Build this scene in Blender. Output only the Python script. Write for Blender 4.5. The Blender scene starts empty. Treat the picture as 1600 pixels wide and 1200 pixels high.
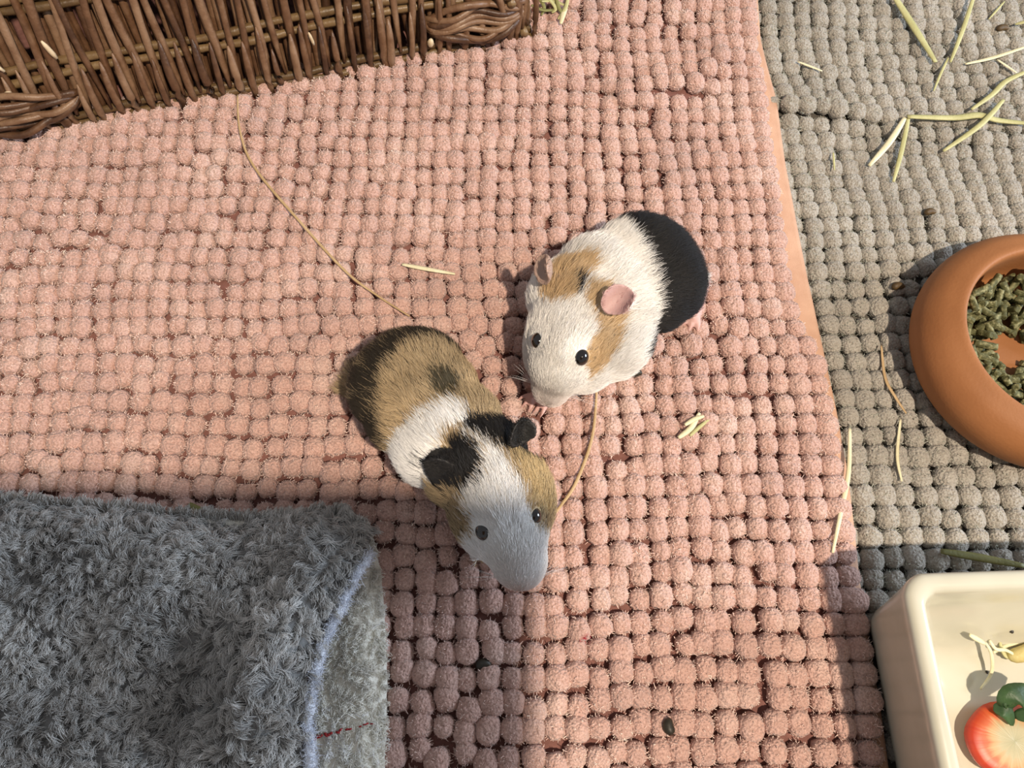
import bpy, bmesh, math, random
import numpy as np
from mathutils import Vector, Matrix, noise
from mathutils.bvhtree import BVHTree

rng = np.random.default_rng(7)
random.seed(7)
SC = bpy.context.scene
COL = SC.collection

# ------------------------------------------------------------------ camera
F_PX = 1202.0
TILT = math.radians(21.0)
DIST = 0.45
CAM = np.array([0.0, -DIST*math.sin(TILT), DIST*math.cos(TILT)])
cd = bpy.data.cameras.new('camera'); cam = bpy.data.objects.new('camera', cd); COL.objects.link(cam)
cam.location = CAM; cam.rotation_euler = (TILT, 0, 0)
cd.sensor_width = 36.0; cd.lens = 36.0*F_PX/1600.0; cd.clip_start = 0.01; cd.clip_end = 50
SC.camera = cam

# ------------------------------------------------------------------ light
world = bpy.data.worlds.new('world'); SC.world = world; world.use_nodes = True
bg = world.node_tree.nodes['Background']
bg.inputs[0].default_value = (0.94, 0.95, 1.0, 1); bg.inputs[1].default_value = 0.32

def area(name, loc, target, size, power, color):
    l = bpy.data.lights.new(name, 'AREA'); l.shape = 'DISK'; l.size = size; l.energy = power; l.color = color
    o = bpy.data.objects.new(name, l); COL.objects.link(o); o.location = loc
    d = Vector(target) - Vector(loc); o.rotation_euler = d.to_track_quat('-Z', 'Y').to_euler()
    return o
LAMP = np.array([0.62, -0.72, 1.85])
area('ceiling_lamp', LAMP, (0, 0, 0), 0.06, 53.0, (1.0, 0.84, 0.67))
area('window_light', (1.5, 0.10, 0.52), (0.0, -0.05, 0), 0.6, 19.0, (0.72, 0.84, 1.0))

SC.view_settings.view_transform = 'Standard'; SC.view_settings.look = 'None'
SC.view_settings.exposure = 0.0; SC.view_settings.gamma = 1.0
SC.view_settings.use_curve_mapping = False

# ------------------------------------------------------------------ helpers
ct, st = math.cos(TILT), math.sin(TILT)
def P(px, py, z=0.0):
    """world point at height z seen at a photograph coordinate (1600 x 1200)"""
    u = (px-800.0)/F_PX; v = (py-600.0)/F_PX
    d = np.array([u, st - v*ct, -ct - v*st])
    s = (z - CAM[2])/d[2]
    return CAM + s*d

def tag(o, label=None, cat=None, group=None, kind=None):
    if label: o['label'] = label
    if cat: o['category'] = cat
    if group: o['group'] = group
    if kind: o['kind'] = kind
    return o

def link(name, data, parent=None):
    o = bpy.data.objects.new(name, data); COL.objects.link(o)
    if parent: o.parent = parent
    return o

def mesh_np(name, V, Fs, mat, parent=None, smooth=True, loc=None):
    """V (n,3); Fs list of faces or (m,k) array"""
    me = bpy.data.meshes.new(name)
    V = np.asarray(V, dtype=np.float64)
    if loc is not None: V = V - np.asarray(loc)
    if isinstance(Fs, np.ndarray):
        m, k = Fs.shape
        me.vertices.add(len(V)); me.vertices.foreach_set('co', V.astype(np.float32).ravel())
        me.loops.add(m*k); me.loops.foreach_set('vertex_index', Fs.astype(np.int32).ravel())
        me.polygons.add(m); me.polygons.foreach_set('loop_start', np.arange(0, m*k, k, dtype=np.int32))
        me.update(calc_edges=True); me.validate()
    else:
        me.from_pydata([tuple(v) for v in V], [], Fs); me.update()
    if smooth: me.polygons.foreach_set('use_smooth', np.ones(len(me.polygons), bool))
    if mat: me.materials.append(mat)
    o = link(name, me, parent)
    if loc is not None: o.location = loc
    return o

def smooth01(x): x = np.clip(x, 0, 1); return x*x*(3-2*x)

def wob(x, y, seed, freq):
    """cheap smooth noise of the plane, about -1..1"""
    r = np.random.default_rng(seed); s = 0
    for i in range(7):
        a = r.uniform(0, 2*math.pi); f = freq*r.uniform(0.6, 1.8); ph = r.uniform(0, 6.28)
        s = s + np.sin((x*math.cos(a) + y*math.sin(a))*f + ph)
    return s/3.2

# ---- materials
def new_mat(name):
    m = bpy.data.materials.new(name); m.use_nodes = True
    nt = m.node_tree; b = nt.nodes['Principled BSDF']
    return m, nt, b
def ramp(nt, fac, stops):
    r = nt.nodes.new('ShaderNodeValToRGB'); e = r.color_ramp.elements
    while len(e) < len(stops): e.new(0.5)
    for i, (p, c) in enumerate(stops): e[i].position = p; e[i].color = (*c, 1)
    nt.links.new(fac, r.inputs[0]); return r.outputs[0]
def tex_noise(nt, vec, scale, detail=3, rough=0.5):
    n = nt.nodes.new('ShaderNodeTexNoise'); n.inputs['Scale'].default_value = scale
    n.inputs['Detail'].default_value = detail; n.inputs['Roughness'].default_value = rough
    if vec is not None: nt.links.new(vec, n.inputs['Vector'])
    return n.outputs['Fac']
def bump(nt, b, h, dist, strength=1.0):
    n = nt.nodes.new('ShaderNodeBump'); n.inputs['Distance'].default_value = dist; n.inputs['Strength'].default_value = strength
    nt.links.new(h, n.inputs['Height']); nt.links.new(n.outputs[0], b.inputs['Normal'])
def pos(nt): return nt.nodes.new('ShaderNodeNewGeometry').outputs['Position']
def objco(nt): return nt.nodes.new('ShaderNodeTexCoord').outputs['Object']
def mixc(nt, fac, a, b, mode='MIX'):
    n = nt.nodes.new('ShaderNodeMix'); n.data_type = 'RGBA'; n.blend_type = mode
    for s, v in ((n.inputs[0], fac), (n.inputs[6], a), (n.inputs[7], b)):
        if isinstance(v, (int, float)): s.default_value = v
        elif isinstance(v, tuple): s.default_value = (*v, 1) if len(v) == 3 else v
        else: nt.links.new(v, s)
    return n.outputs[2]

def simple(name, stops, scale=60, rough=0.6, bscale=400, bdist=0.0003, spec=0.5, use_pos=False, coat=0):
    m, nt, b = new_mat(name); v = pos(nt) if use_pos else objco(nt)
    nt.links.new(ramp(nt, tex_noise(nt, v, scale, 4), stops), b.inputs['Base Color'])
    b.inputs['Roughness'].default_value = rough; b.inputs['Specular IOR Level'].default_value = spec
    b.inputs['Coat Weight'].default_value = coat
    if bdist: bump(nt, b, tex_noise(nt, v, bscale, 3), bdist)
    return m

def chenille(name, base, dark, light, stain=None):
    m, nt, b = new_mat(name); p = pos(nt)
    big = tex_noise(nt, p, 22, 3, 0.6)
    fine = tex_noise(nt, p, 900, 3, 0.6)
    c = ramp(nt, big, [(0.3, dark), (0.5, base), (0.72, light)])
    c2 = ramp(nt, fine, [(0.32, (0.72, 0.66, 0.64)), (0.62, (1.12, 1.1, 1.1))])
    c = mixc(nt, 1.0, c, c2, 'MULTIPLY')
    if stain:
        for (sx, sy, sz), rad, colr in stain:
            d = nt.nodes.new('ShaderNodeVectorMath'); d.operation = 'DISTANCE'; nt.links.new(p, d.inputs[0]); d.inputs[1].default_value = (sx, sy, sz)
            mr = nt.nodes.new('ShaderNodeMapRange'); mr.inputs[1].default_value = rad*0.35; mr.inputs[2].default_value = rad
            mr.inputs[3].default_value = 1; mr.inputs[4].default_value = 0; nt.links.new(d.outputs['Value'], mr.inputs[0])
            mu = nt.nodes.new('ShaderNodeMath'); mu.operation = 'MULTIPLY'; nt.links.new(mr.outputs[0], mu.inputs[0])
            nz = nt.nodes.new('ShaderNodeMapRange'); nz.inputs[1].default_value = 0.4; nz.inputs[2].default_value = 0.6
            nt.links.new(tex_noise(nt, p, 350, 2), nz.inputs[0]); nt.links.new(nz.outputs[0], mu.inputs[1])
            c = mixc(nt, mu.outputs[0], c, colr)
    nt.links.new(c, b.inputs['Base Color'])
    b.inputs['Roughness'].default_value = 0.95; b.inputs['Specular IOR Level'].default_value = 0.15
    b.inputs['Sheen Weight'].default_value = 0.25; b.inputs['Sheen Roughness'].default_value = 0.5
    vo = nt.nodes.new('ShaderNodeTexVoronoi'); vo.inputs['Scale'].default_value = 620; nt.links.new(p, vo.inputs['Vector'])
    ad = nt.nodes.new('ShaderNodeMath'); ad.operation = 'SUBTRACT'; nt.links.new(fine, ad.inputs[0]); nt.links.new(vo.outputs['Distance'], ad.inputs[1])
    bump(nt, b, ad.outputs[0], 0.0011, 0.9)
    return m

def hair_mat(name, rough=0.55, spec=0.3):
    m, nt, b = new_mat(name)
    a = nt.nodes.new('ShaderNodeAttribute'); a.attribute_name = 'col'
    nt.links.new(a.outputs['Color'], b.inputs['Base Color'])
    b.inputs['Roughness'].default_value = rough; b.inputs['Specular IOR Level'].default_value = spec
    return m

def hair(name, pts, cols, radius, mat, parent=None, tip=0.3):
    """pts (n,k,3), cols (n,3): one object of hair curves"""
    n, k, _ = pts.shape
    c = bpy.data.hair_curves.new(name); c.add_curves([k]*n)
    c.attributes['position'].data.foreach_set('vector', pts.astype(np.float32).ravel())
    ra = c.attributes.get('radius') or c.attributes.new('radius', 'FLOAT', 'POINT')
    prof = np.linspace(1, tip, k)[None, :]*(np.asarray(radius).reshape(-1, 1) if np.ndim(radius) else np.full((n, 1), radius))
    ra.data.foreach_set('value', prof.astype(np.float32).ravel())
    ca = c.attributes.new('col', 'FLOAT_COLOR', 'POINT')
    cc = np.concatenate([cols, np.ones((n, 1))], 1)
    ca.data.foreach_set('color', np.repeat(cc[:, None, :], k, 1).astype(np.float32).ravel())
    c.materials.append(mat)
    o = link(name, c, parent)
    tag(o, kind='stuff')
    return o

def tube_np(path, radii, seg=8, flat=1.0, cap=True, upv=(0, 0, 1)):
    """verts, quads of a tube along path; flat squashes it along its up direction"""
    path = np.asarray(path, float); n = len(path)
    T = np.gradient(path, axis=0); T /= np.linalg.norm(T, axis=1)[:, None] + 1e-12
    V = []
    for i in range(n):
        s = np.cross(T[i], upv); L = np.linalg.norm(s)
        s = s/L if L > 1e-6 else np.array([1., 0, 0])
        u = np.cross(s, T[i])
        for k in range(seg):
            a = 2*math.pi*k/seg
            V.append(path[i] + radii[i]*(math.cos(a)*s + flat*math.sin(a)*u))
    Q = []
    for i in range(n-1):
        for k in range(seg):
            Q.append((i*seg+k, i*seg+(k+1) % seg, (i+1)*seg+(k+1) % seg, (i+1)*seg+k))
    if cap:
        Q.append(tuple(range(seg))[::-1]); Q.append(tuple((n-1)*seg+k for k in range(seg)))
    return np.array(V), Q

def resample(pts, n):
    """smooth curve through pts"""
    pts = np.asarray(pts, float)
    if len(pts) == 2: return pts[0] + (pts[1]-pts[0])*np.linspace(0, 1, n)[:, None]
    out = []; m = len(pts)-1
    for t in np.linspace(0, m, n):
        i = min(int(t), m-1); f = t-i
        p0 = pts[max(i-1, 0)]; p1 = pts[i]; p2 = pts[i+1]; p3 = pts[min(i+2, m)]
        out.append(0.5*((2*p1)+(-p0+p2)*f+(2*p0-5*p1+4*p2-p3)*f*f+(-p0+3*p1-3*p2+p3)*f**3))
    return np.array(out)

def in_poly(x, y, poly):
    x = np.asarray(x); y = np.asarray(y); c = np.zeros(x.shape, bool); n = len(poly); j = n-1
    for i in range(n):
        xi, yi = poly[i]; xj, yj = poly[j]
        k = ((yi > y) != (yj > y)) & (x < (xj-xi)*(y-yi)/((yj-yi)+1e-15)+xi)
        c ^= k; j = i
    return c
def poly_px(pts, z): return [tuple(P(a, b, z)[:2]) for a, b in pts]

# ------------------------------------------------------------------ the setting
# z = 0 is the level of the pink bobble tops
m_floor = simple('floor_wood', [(0.3, (0.16, 0.10, 0.06)), (0.7, (0.26, 0.17, 0.10))], 12, 0.5, 80, 0.0005)
FZ = -0.021
o = mesh_np('floor', [(-1.2, -1.0, FZ), (1.2, -1.0, FZ), (1.2, 1.2, FZ), (-1.2, 1.2, FZ)], [(0, 1, 2, 3)], m_floor, smooth=False)
tag(o, kind='structure')

# unseen board added above the camera, shaped to cast the photographer's shadow, lower left
m_board = simple('board_wood', [(0.3, (0.35, 0.27, 0.2)), (0.7, (0.5, 0.4, 0.3))], 15, 0.6, 100, 0.0004)
def board():
    zb = 0.50
    def lift(px, py):
        g = P(px, py, 0); k = zb/LAMP[2]; return g[:2] + (LAMP[:2]-g[:2])*k
    c = lift(836, 772); l = lift(-500, 758); r = lift(836, 1350)
    pts = [(c[0], c[1]), (l[0], l[1]), (l[0], c[1]-0.5), (r[0]+0.002, c[1]-0.5)]
    V = [(x, y, zb) for x, y in pts] + [(x, y, zb+0.015) for x, y in pts]
    Fs = [(0, 1, 2, 3), (7, 6, 5, 4)] + [(i, i+4, (i+1) % 4+4, (i+1) % 4) for i in range(4)]
    o = mesh_np('shadow_board_1', V, Fs, m_board, smooth=False); tag(o, kind='structure')
board()

# ------------------------------------------------------------------ mats
def edge_x(y):
    """right edge of the pink bobbles, world x"""
    return EX(y)
_e = np.array([P(a, b, -0.004) for a, b in ((1172, -40), (1176, 60), (1190, 130), (1196, 200), (1215, 310), (1225, 420), (1245, 500), (1280, 560), (1300, 660), (1312, 760), (1330, 860), (1340, 930), (1352, 1010), (1364, 1090), (1375, 1230))])
def EX(y):
    ys = _e[::-1, 1]; xs = _e[::-1, 0]
    return np.interp(y, ys, xs)
# edge of the tan hem
_h = np.array([P(a, b, -0.009) for a, b in ((1181, -40), (1188, 60), (1213, 160), (1228, 260), (1243, 340), (1262, 440), (1285, 540), (1306, 640), (1325, 740), (1336, 840), (1342, 900), (1358, 1000), (1376, 1110), (1392, 1230))])
def HX(y):
    return np.interp(y, _h[::-1, 1], _h[::-1, 0])

def ridge(x, y, a, b, w, h):
    a = np.asarray(a[:2]); b = np.asarray(b[:2]); d = b-a; L = np.linalg.norm(d); d = d/L
    s = (x-a[0])*d[0] + (y-a[1])*d[1]; t = -(x-a[0])*d[1] + (y-a[1])*d[0]
    e = np.exp(-(t/w)**2)*smooth01((s+0.02)/0.03)*smooth01((L+0.02-s)/0.03)
    return h*e
def z_pink(x, y):
    z = 0.0007*wob(x, y, 3, 28)
    z = z + ridge(x, y, P(985, 150), P(1120, 105), 0.012, 0.006)
    z = z + ridge(x, y, P(1140, 100), P(1165, 10), 0.014, 0.003)
    z = z + ridge(x, y, P(1205, 760), P(1225, 1200), 0.012, 0.0025)
    z = z - ridge(x, y, P(960, 960), P(1140, 1000), 0.015, 0.002)
    return z
def z_grey(x, y):
    z = 0.0007*wob(x, y, 5, 28) + ridge(x, y, P(1215, 158, -0.01), P(1350, 172, -0.01), 0.009, 0.007)
    return z + ridge(x, y, P(1380, 190, -0.01), P(1600, 205, -0.01), 0.016, 0.003)

# keep-out zones: footprints where bobbles are squeezed flat under heavy things
BASKET_A = P(-170, 250, -0.003); BASKET_B = P(822, 58, -0.003)
bdir = (BASKET_B-BASKET_A); BL = np.linalg.norm(bdir[:2]); bdir = bdir/np.linalg.norm(bdir)
bback = np.array([-bdir[1], bdir[0], 0])
def under_basket(x, y):
    s = (x-BASKET_A[0])*bdir[0] + (y-BASKET_A[1])*bdir[1]; t = (x-BASKET_A[0])*bback[0] + (y-BASKET_A[1])*bback[1]
    return (t > 0.012) & (s < BL-0.008)
SACK_OUT = [(-260, 790), (0, 792), (150, 798), (300, 808), (430, 812), (500, 808), (548, 815), (580, 860), (596, 960), (598, 1060), (596, 1240), (590, 1330), (-260, 1330)]
sack_poly = poly_px(SACK_OUT, 0.0)
BOWL_C = np.array([0.3085, 0.0185, 0.0]); BOWL_R = 0.0735
DISH_X0, DISH_Y1 = 0.1765, -0.1145

NSEG, NRING = 18, 8
def bobble_variants(nv, tufts):
    out = []
    for v in range(nv):
        r = np.random.default_rng(100+v)
        dirs = r.normal(size=(tufts, 3)); dirs[:, 2] = np.abs(dirs[:, 2])*0.9; dirs /= np.linalg.norm(dirs, axis=1)[:, None]
        V = [(0, 0, 1.0)]
        for i in range(1, NRING+1):
            th = math.radians(118)*i/NRING
            for k in range(NSEG):
                ph = 2*math.pi*(k+0.5*(i % 2))/NSEG
                V.append((math.sin(th)*math.cos(ph), math.sin(th)*math.sin(ph), math.cos(th)))
        V = np.array(V)
        d = (V @ dirs.T).max(1); disp = 0.90 + 0.18*smooth01((d-0.86)/0.13) + r.normal(size=len(V))*0.02
        sq = (np.abs(V[:, 0])**3.0 + np.abs(V[:, 1])**3.0 + np.abs(V[:, 2])**3.0)**(-1/3.0)
        out.append(V*(disp*(0.45+0.55*sq))[:, None])
    F = []
    for k in range(NSEG): F.append((0, 1+k, 1+(k+1) % NSEG))
    for i in range(1, NRING):
        a = 1+(i-1)*NSEG; b = 1+i*NSEG
        for k in range(NSEG):
            k2 = (k+1) % NSEG
            if i % 2: F += [(a+k, b+k, a+k2), (b+k, b+k2, a+k2)]
            else: F += [(a+k, b+k, b+k2), (a+k, b+k2, a+k2)]
    return out, np.array(F)
VARS, BF = bobble_variants(12, 26)

def Rz(a): c, s = math.cos(a), math.sin(a); return np.array([[c, -s, 0], [s, c, 0], [0, 0, 1]])
fuzz_p, fuzz_c = [], []
def make_bobbles(mat_root, spots, mat, max_parts=300):
    """spots: list of (x, y, z, sx, sy, sz, rot, variant). The largest in view become parts, the rest one stuff part."""
    def key(s):
        p = np.array(s[:3]); rel = p-CAM; dep = rel[1]*st - rel[2]*ct
        u = rel[0]/dep*F_PX+800; v = 600-(rel[1]*ct+rel[2]*st)/dep*F_PX
        hid = 0
        if in_poly(s[0], s[1], sack_poly): hid = 1
        for (cx, cy, r) in PIG_ZONES:
            if (s[0]-cx)**2+(s[1]-cy)**2 < r*r: hid = 1
        vis = (12 < u < 1588) and (12 < v < 1188) and not hid
        return (0 if vis else 1, -s[3]*s[4]/dep**2)
    spots = sorted(spots, key=key)
    meshes = []
    for v in VARS:
        me = bpy.data.meshes.new('bobble'); me.from_pydata([tuple(p) for p in v], [], [tuple(f) for f in BF]); me.update()
        me.polygons.foreach_set('use_smooth', np.ones(len(me.polygons), bool)); me.materials.append(mat); meshes.append(me)
    for s in spots[:max_parts]:
        o = bpy.data.objects.new('bobble', meshes[s[7]]); o.location = s[:3]; o.scale = s[3:6]; o.rotation_euler = (0, 0, s[6]); o.parent = mat_root
        COL.objects.link(o)
    VV, FF = [], []; n = 0
    for s in spots[max_parts:]:
        V = (VARS[s[7]]*np.array(s[3:6])) @ Rz(s[6]).T + np.array(s[:3])
        VV.append(V); FF.append(BF+n); n += len(V)
    o = mesh_np('bobbles', np.concatenate(VV), np.concatenate(FF), mat, mat_root); tag(o, kind='stuff')
    return spots

def fuzz(spots, name, root, base, mat, per, length):
    """short chenille fibres standing on the bobbles in view"""
    pts, cols = [], []
    for s in spots:
        rel = np.array(s[:3])-CAM; dep = rel[1]*st-rel[2]*ct
        u = rel[0]/dep*F_PX+800; v = 600-(rel[1]*ct+rel[2]*st)/dep*F_PX
        if not (-60 < u < 1660 and -60 < v < 1260): continue
        d = rng.normal(size=(per, 3)); d[:, 2] = np.abs(d[:, 2]); d /= np.linalg.norm(d, axis=1)[:, None]
        sq = (np.abs(d)**3.0).sum(1)**(-1/3.0)
        rr = (0.45+0.55*sq)[:, None]
        q0 = (d*rr*0.90*np.array(s[3:6])) @ Rz(s[6]).T + np.array(s[:3])
        dn = d @ Rz(s[6]).T
        j = rng.normal(size=(per, 3))*0.45; j2 = rng.normal(size=(per, 3))*0.35
        L = length*rng.uniform(0.6, 1.25, (per, 1))
        q1 = q0 + L*0.55*(dn+j*0.5); q2 = q1 + L*0.5*(dn*0.6+j+j2)
        pts.append(np.stack([q0, q1, q2], 1))
        f = rng.uniform(0.88, 1.12)*rng.uniform(0.68, 1.22, (per, 1))
        cols.append(np.array(base)[None]*f)
    pts = np.concatenate(pts); cols = np.concatenate(cols)
    w = 1+0.10*wob(pts[:, 0, 0], pts[:, 0, 1], 21, 40)[:, None]
    cols = np.clip(cols*w, 0, 1)
    if name == 'pink_fuzz':
        for s_, rad, cc in STAINS:
            dd = np.linalg.norm(pts[:, 0]-np.array(s_), axis=1) + rng.normal(size=len(pts))*rad*0.2
            cols[dd < rad*0.7] = cc
    return hair('chenille_fibres', pts, cols, 0.00020, mat, root, tip=0.6)

PIG_ZONES = []
for a, b, r in ((1040, 415, .025), (985, 440, .028), (930, 470, .028), (885, 540, .02), (630, 590, .025), (670, 650, .027), (720, 710, .026), (780, 790, .02), (800, 850, .015)):
    q = P(a, b, 0.02); PIG_ZONES.append((q[0], q[1], r))

STAINS = [(tuple(P(915, 998, -0.002)), 0.0042, (0.30, 0.02, 0.03)), (tuple(P(905, 1000, -0.003)), 0.003, (0.35, 0.03, 0.03))]
PINK = (0.60, 0.39, 0.325)
GREY = (0.39, 0.37, 0.315)
m_pink = chenille('pink_chenille', PINK, (0.52, 0.35, 0.30), (0.68, 0.50, 0.43), STAINS)
m_grey = chenille('grey_chenille', GREY, (0.33, 0.31, 0.265), (0.44, 0.42, 0.365))
m_pinkback = simple('pink_backing_cloth', [(0.3, (0.16, 0.07, 0.055)), (0.7, (0.24, 0.11, 0.09))], 200, 0.9, 900, 0.0002)
m_greyback = simple('grey_backing_cloth', [(0.3, (0.07, 0.06, 0.05)), (0.7, (0.11, 0.10, 0.08))], 200, 0.9, 900, 0.0002)
m_hem = simple('tan_hem_cloth', [(0.3, (0.50, 0.29, 0.19)), (0.7, (0.60, 0.37, 0.25))], 70, 0.85, 1500, 0.0003)

def surface(name, x0, x1, y0, y1, zf, thick, mat, parent=None, nx=70, ny=80):
    """closed sheet; x0 / x1 may be functions of y"""
    V = []; ys = np.linspace(y0, y1, ny)
    for top in (1, 0):
        for y in ys:
            a = x0(y) if callable(x0) else x0; b = x1(y) if callable(x1) else x1
            xs = np.linspace(a, b, nx); z = zf(xs, np.full(nx, y)) - (0 if top else (thick(xs, np.full(nx, y)) if callable(thick) else thick))
            V.append(np.stack([xs, np.full(nx, y), z], 1))
    V = np.concatenate(V); N = nx*ny; Q = []
    for j in range(ny-1):
        for i in range(nx-1):
            a = j*nx+i; Q.append((a, a+1, a+nx+1, a+nx)); Q.append((a+N, a+nx+N, a+nx+1+N, a+1+N))
    for j in range(ny-1):
        for i in (0, nx-1):
            a = j*nx+i; q = (a, a+nx, a+nx+N, a+N); Q.append(q if i == 0 else q[::-1])
    for i in range(nx-1):
        for j in (0, ny-1):
            a = j*nx+i; q = (a, a+N, a+1+N, a+1); Q.append(q if j == 0 else q[::-1])
    return mesh_np(name, V, np.array(Q), mat, parent)

Y0, Y1, X0, X1 = -0.30, 0.42, -0.50, 0.50
# grey mat
gm = link('bath_mat', None); gm.location = (0, 0, 0)
tag(gm, 'grey bobbly chenille bath mat under the terracotta bowl and the cream dish', 'mat')
surface('backing', lambda y: HX(y)-0.040, X1, Y0, Y1, lambda x, y: -0.0185+z_grey(x, y)*0.8*(x > HX(y)-0.02), 0.0015, m_greyback, gm, nx=110)
spots = []
px_, py_ = 0.0118, 0.0121
for j in range(int((Y1-Y0)/py_)):
    for i in range(-4, 40):
        y = Y0+0.008+j*py_; x = HX(y)+0.004+(i+0.5)*px_
        yy = y - 0.10*(x-0.15)*smooth01((y-0.10)/0.1) + 0.0022*float(wob(x, y, 11, 30)); xx = x + 0.0022*float(wob(x, y, 12, 30))
        xx += random.gauss(0, 0.0006); yy += random.gauss(0, 0.0006)
        if xx < HX(yy)-0.012 or xx > X1-0.005 or yy > Y1-0.005: continue
        if (xx-BOWL_C[0])**2+(yy-BOWL_C[1])**2 < (BOWL_R-0.017)**2: continue
        if xx > DISH_X0+0.022 and yy < DISH_Y1-0.028: continue
        sc = random.uniform(0.90, 1.10); zz = -0.0168+float(z_grey(xx, yy))
        if xx < HX(yy)+0.003: zz -= 0.001
        spots.append((xx, yy, zz, 0.0064*sc, 0.0065*sc*random.uniform(.93, 1.06), 0.0062*sc, random.uniform(-.3, .3), random.randrange(12)))
GS = make_bobbles(gm, spots, m_grey)
m_fib = hair_mat('chenille_fibre', 0.9, 0.1)
fuzz(GS, 'grey_fuzz', gm, (0.475, 0.485, 0.41), m_fib, 100, 0.00155)

# pink mat
pm = link('bath_mat', None)
tag(pm, 'large pink bobbly chenille bath mat that both guinea pigs stand on', 'mat')
surface('backing', X0, lambda y: EX(y)-0.001, Y0, Y1, lambda x, y: -0.0078+z_pink(x, y), lambda x, y: 0.0018+0.0095*(x < HX(y)-0.043), m_pinkback, pm, nx=110)
surface('hem', lambda y: EX(y)-0.008, HX, Y0, Y1, lambda x, y: -0.0072 - 0.0014*smooth01((x-EX(y))/np.maximum(HX(y)-EX(y), 1e-4)) + 0.0005*wob(x, y, 9, 60), 0.0016, m_hem, pm, nx=10, ny=120)
spots = []
px_, py_ = 0.01135, 0.0123
for j in range(int((Y1-Y0)/py_)):
    y = Y0+0.006+j*py_
    for i in range(0, 64):
        x = float(EX(y))-0.0035-i*px_
        if x < X0: continue
        fade = smooth01((float(EX(y))-x)/0.05)
        yy = y + (0.0022*float(wob(x, y, 31, 26)) + random.gauss(0, 0.0011))*fade + 0.03*(x-0.1)*smooth01((x-0.0)/0.1)*0
        xx = x + (0.0022*float(wob(x, y, 32, 26)) + random.gauss(0, 0.0009))*fade
        yy -= 0.012*smooth01((xx-0.12)/0.10)*smooth01((0.05-yy)/0.2)*0
        if under_basket(xx, yy): continue
        if in_poly(xx, yy, sack_poly) and in_poly(xx+0.03, yy+0.02, sack_poly) and in_poly(xx+0.03, yy-0.005, sack_poly): continue
        sc = random.uniform(0.90, 1.14); zz = -0.0060+random.gauss(0, .0004)+float(z_pink(xx, yy))
        sx = 0.0060*sc
        if i == 0: sx *= 1.08+0.15*smooth01((0.0-yy)/0.1); zz -= 0.0010
        spots.append((xx, yy, zz, sx*random.uniform(.95, 1.05), 0.0063*sc*random.uniform(.93, 1.05), 0.0062*sc, random.uniform(-.2, .2), random.randrange(12)))
PS = make_bobbles(pm, spots, m_pink)
fuzz(PS, 'pink_fuzz', pm, (0.87, 0.67, 0.585), m_fib, 100, 0.00155)

# ------------------------------------------------------------------ wicker basket, upturned as a hide
def twig_mat(name, a, b, c):
    m, nt, bs = new_mat(name)
    oi = nt.nodes.new('ShaderNodeObjectInfo'); co = objco(nt)
    n1 = tex_noise(nt, co, 90, 4, 0.6)
    ad = nt.nodes.new('ShaderNodeMath'); ad.operation = 'MULTIPLY_ADD'; nt.links.new(oi.outputs['Random'], ad.inputs[0]); ad.inputs[1].default_value = 0.55
    sb = nt.nodes.new('ShaderNodeMath'); sb.operation = 'SUBTRACT'; nt.links.new(n1, sb.inputs[0]); sb.inputs[1].default_value = 0.27
    nt.links.new(sb.outputs[0], ad.inputs[2])
    nt.links.new(ramp(nt, ad.outputs[0], [(0.2, a), (0.5, b), (0.8, c)]), bs.inputs['Base Color'])
    bs.inputs['Roughness'].default_value = 0.42; bs.inputs['Specular IOR Level'].default_value = 0.45
    bump(nt, bs, tex_noise(nt, co, 500, 3), 0.0005, 0.7)
    return m
m_twig = twig_mat('brown_willow', (0.060, 0.028, 0.014), (0.145, 0.073, 0.036), (0.25, 0.150, 0.086))
m_rod = twig_mat('olive_willow', (0.10, 0.060, 0.025), (0.17, 0.105, 0.045), (0.23, 0.15, 0.070))
m_cut = simple('cut_willow_end', [(0.3, (0.55, 0.42, 0.25)), (0.7, (0.75, 0.62, 0.42))], 200, 0.6, 500, 0.0002)
bk = link('wicker_basket', None); bk.location = (0, 0, 0)
tag(bk, 'brown woven willow basket standing on the pink mat, in the top left corner', 'basket')
BH = 0.19; LEAN = math.tan(math.radians(16)); BW = 0.27
bz = -0.0065
def wall_pt(A, d, inn, s, h, out):
    """s along the foot, h up the leaning wall, out away from it"""
    up = np.array([inn[0]*LEAN, inn[1]*LEAN, 1.0]); up /= np.linalg.norm(up)
    nrm = -np.array([inn[0], inn[1], -LEAN]); nrm /= np.linalg.norm(nrm)
    return np.array([A[0], A[1], bz]) + d*s + up*h + nrm*out
RODS = [0.004, 0.0095, 0.038, 0.0455, 0.080, 0.0875, 0.125, 0.132, 0.170, 0.177]
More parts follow.
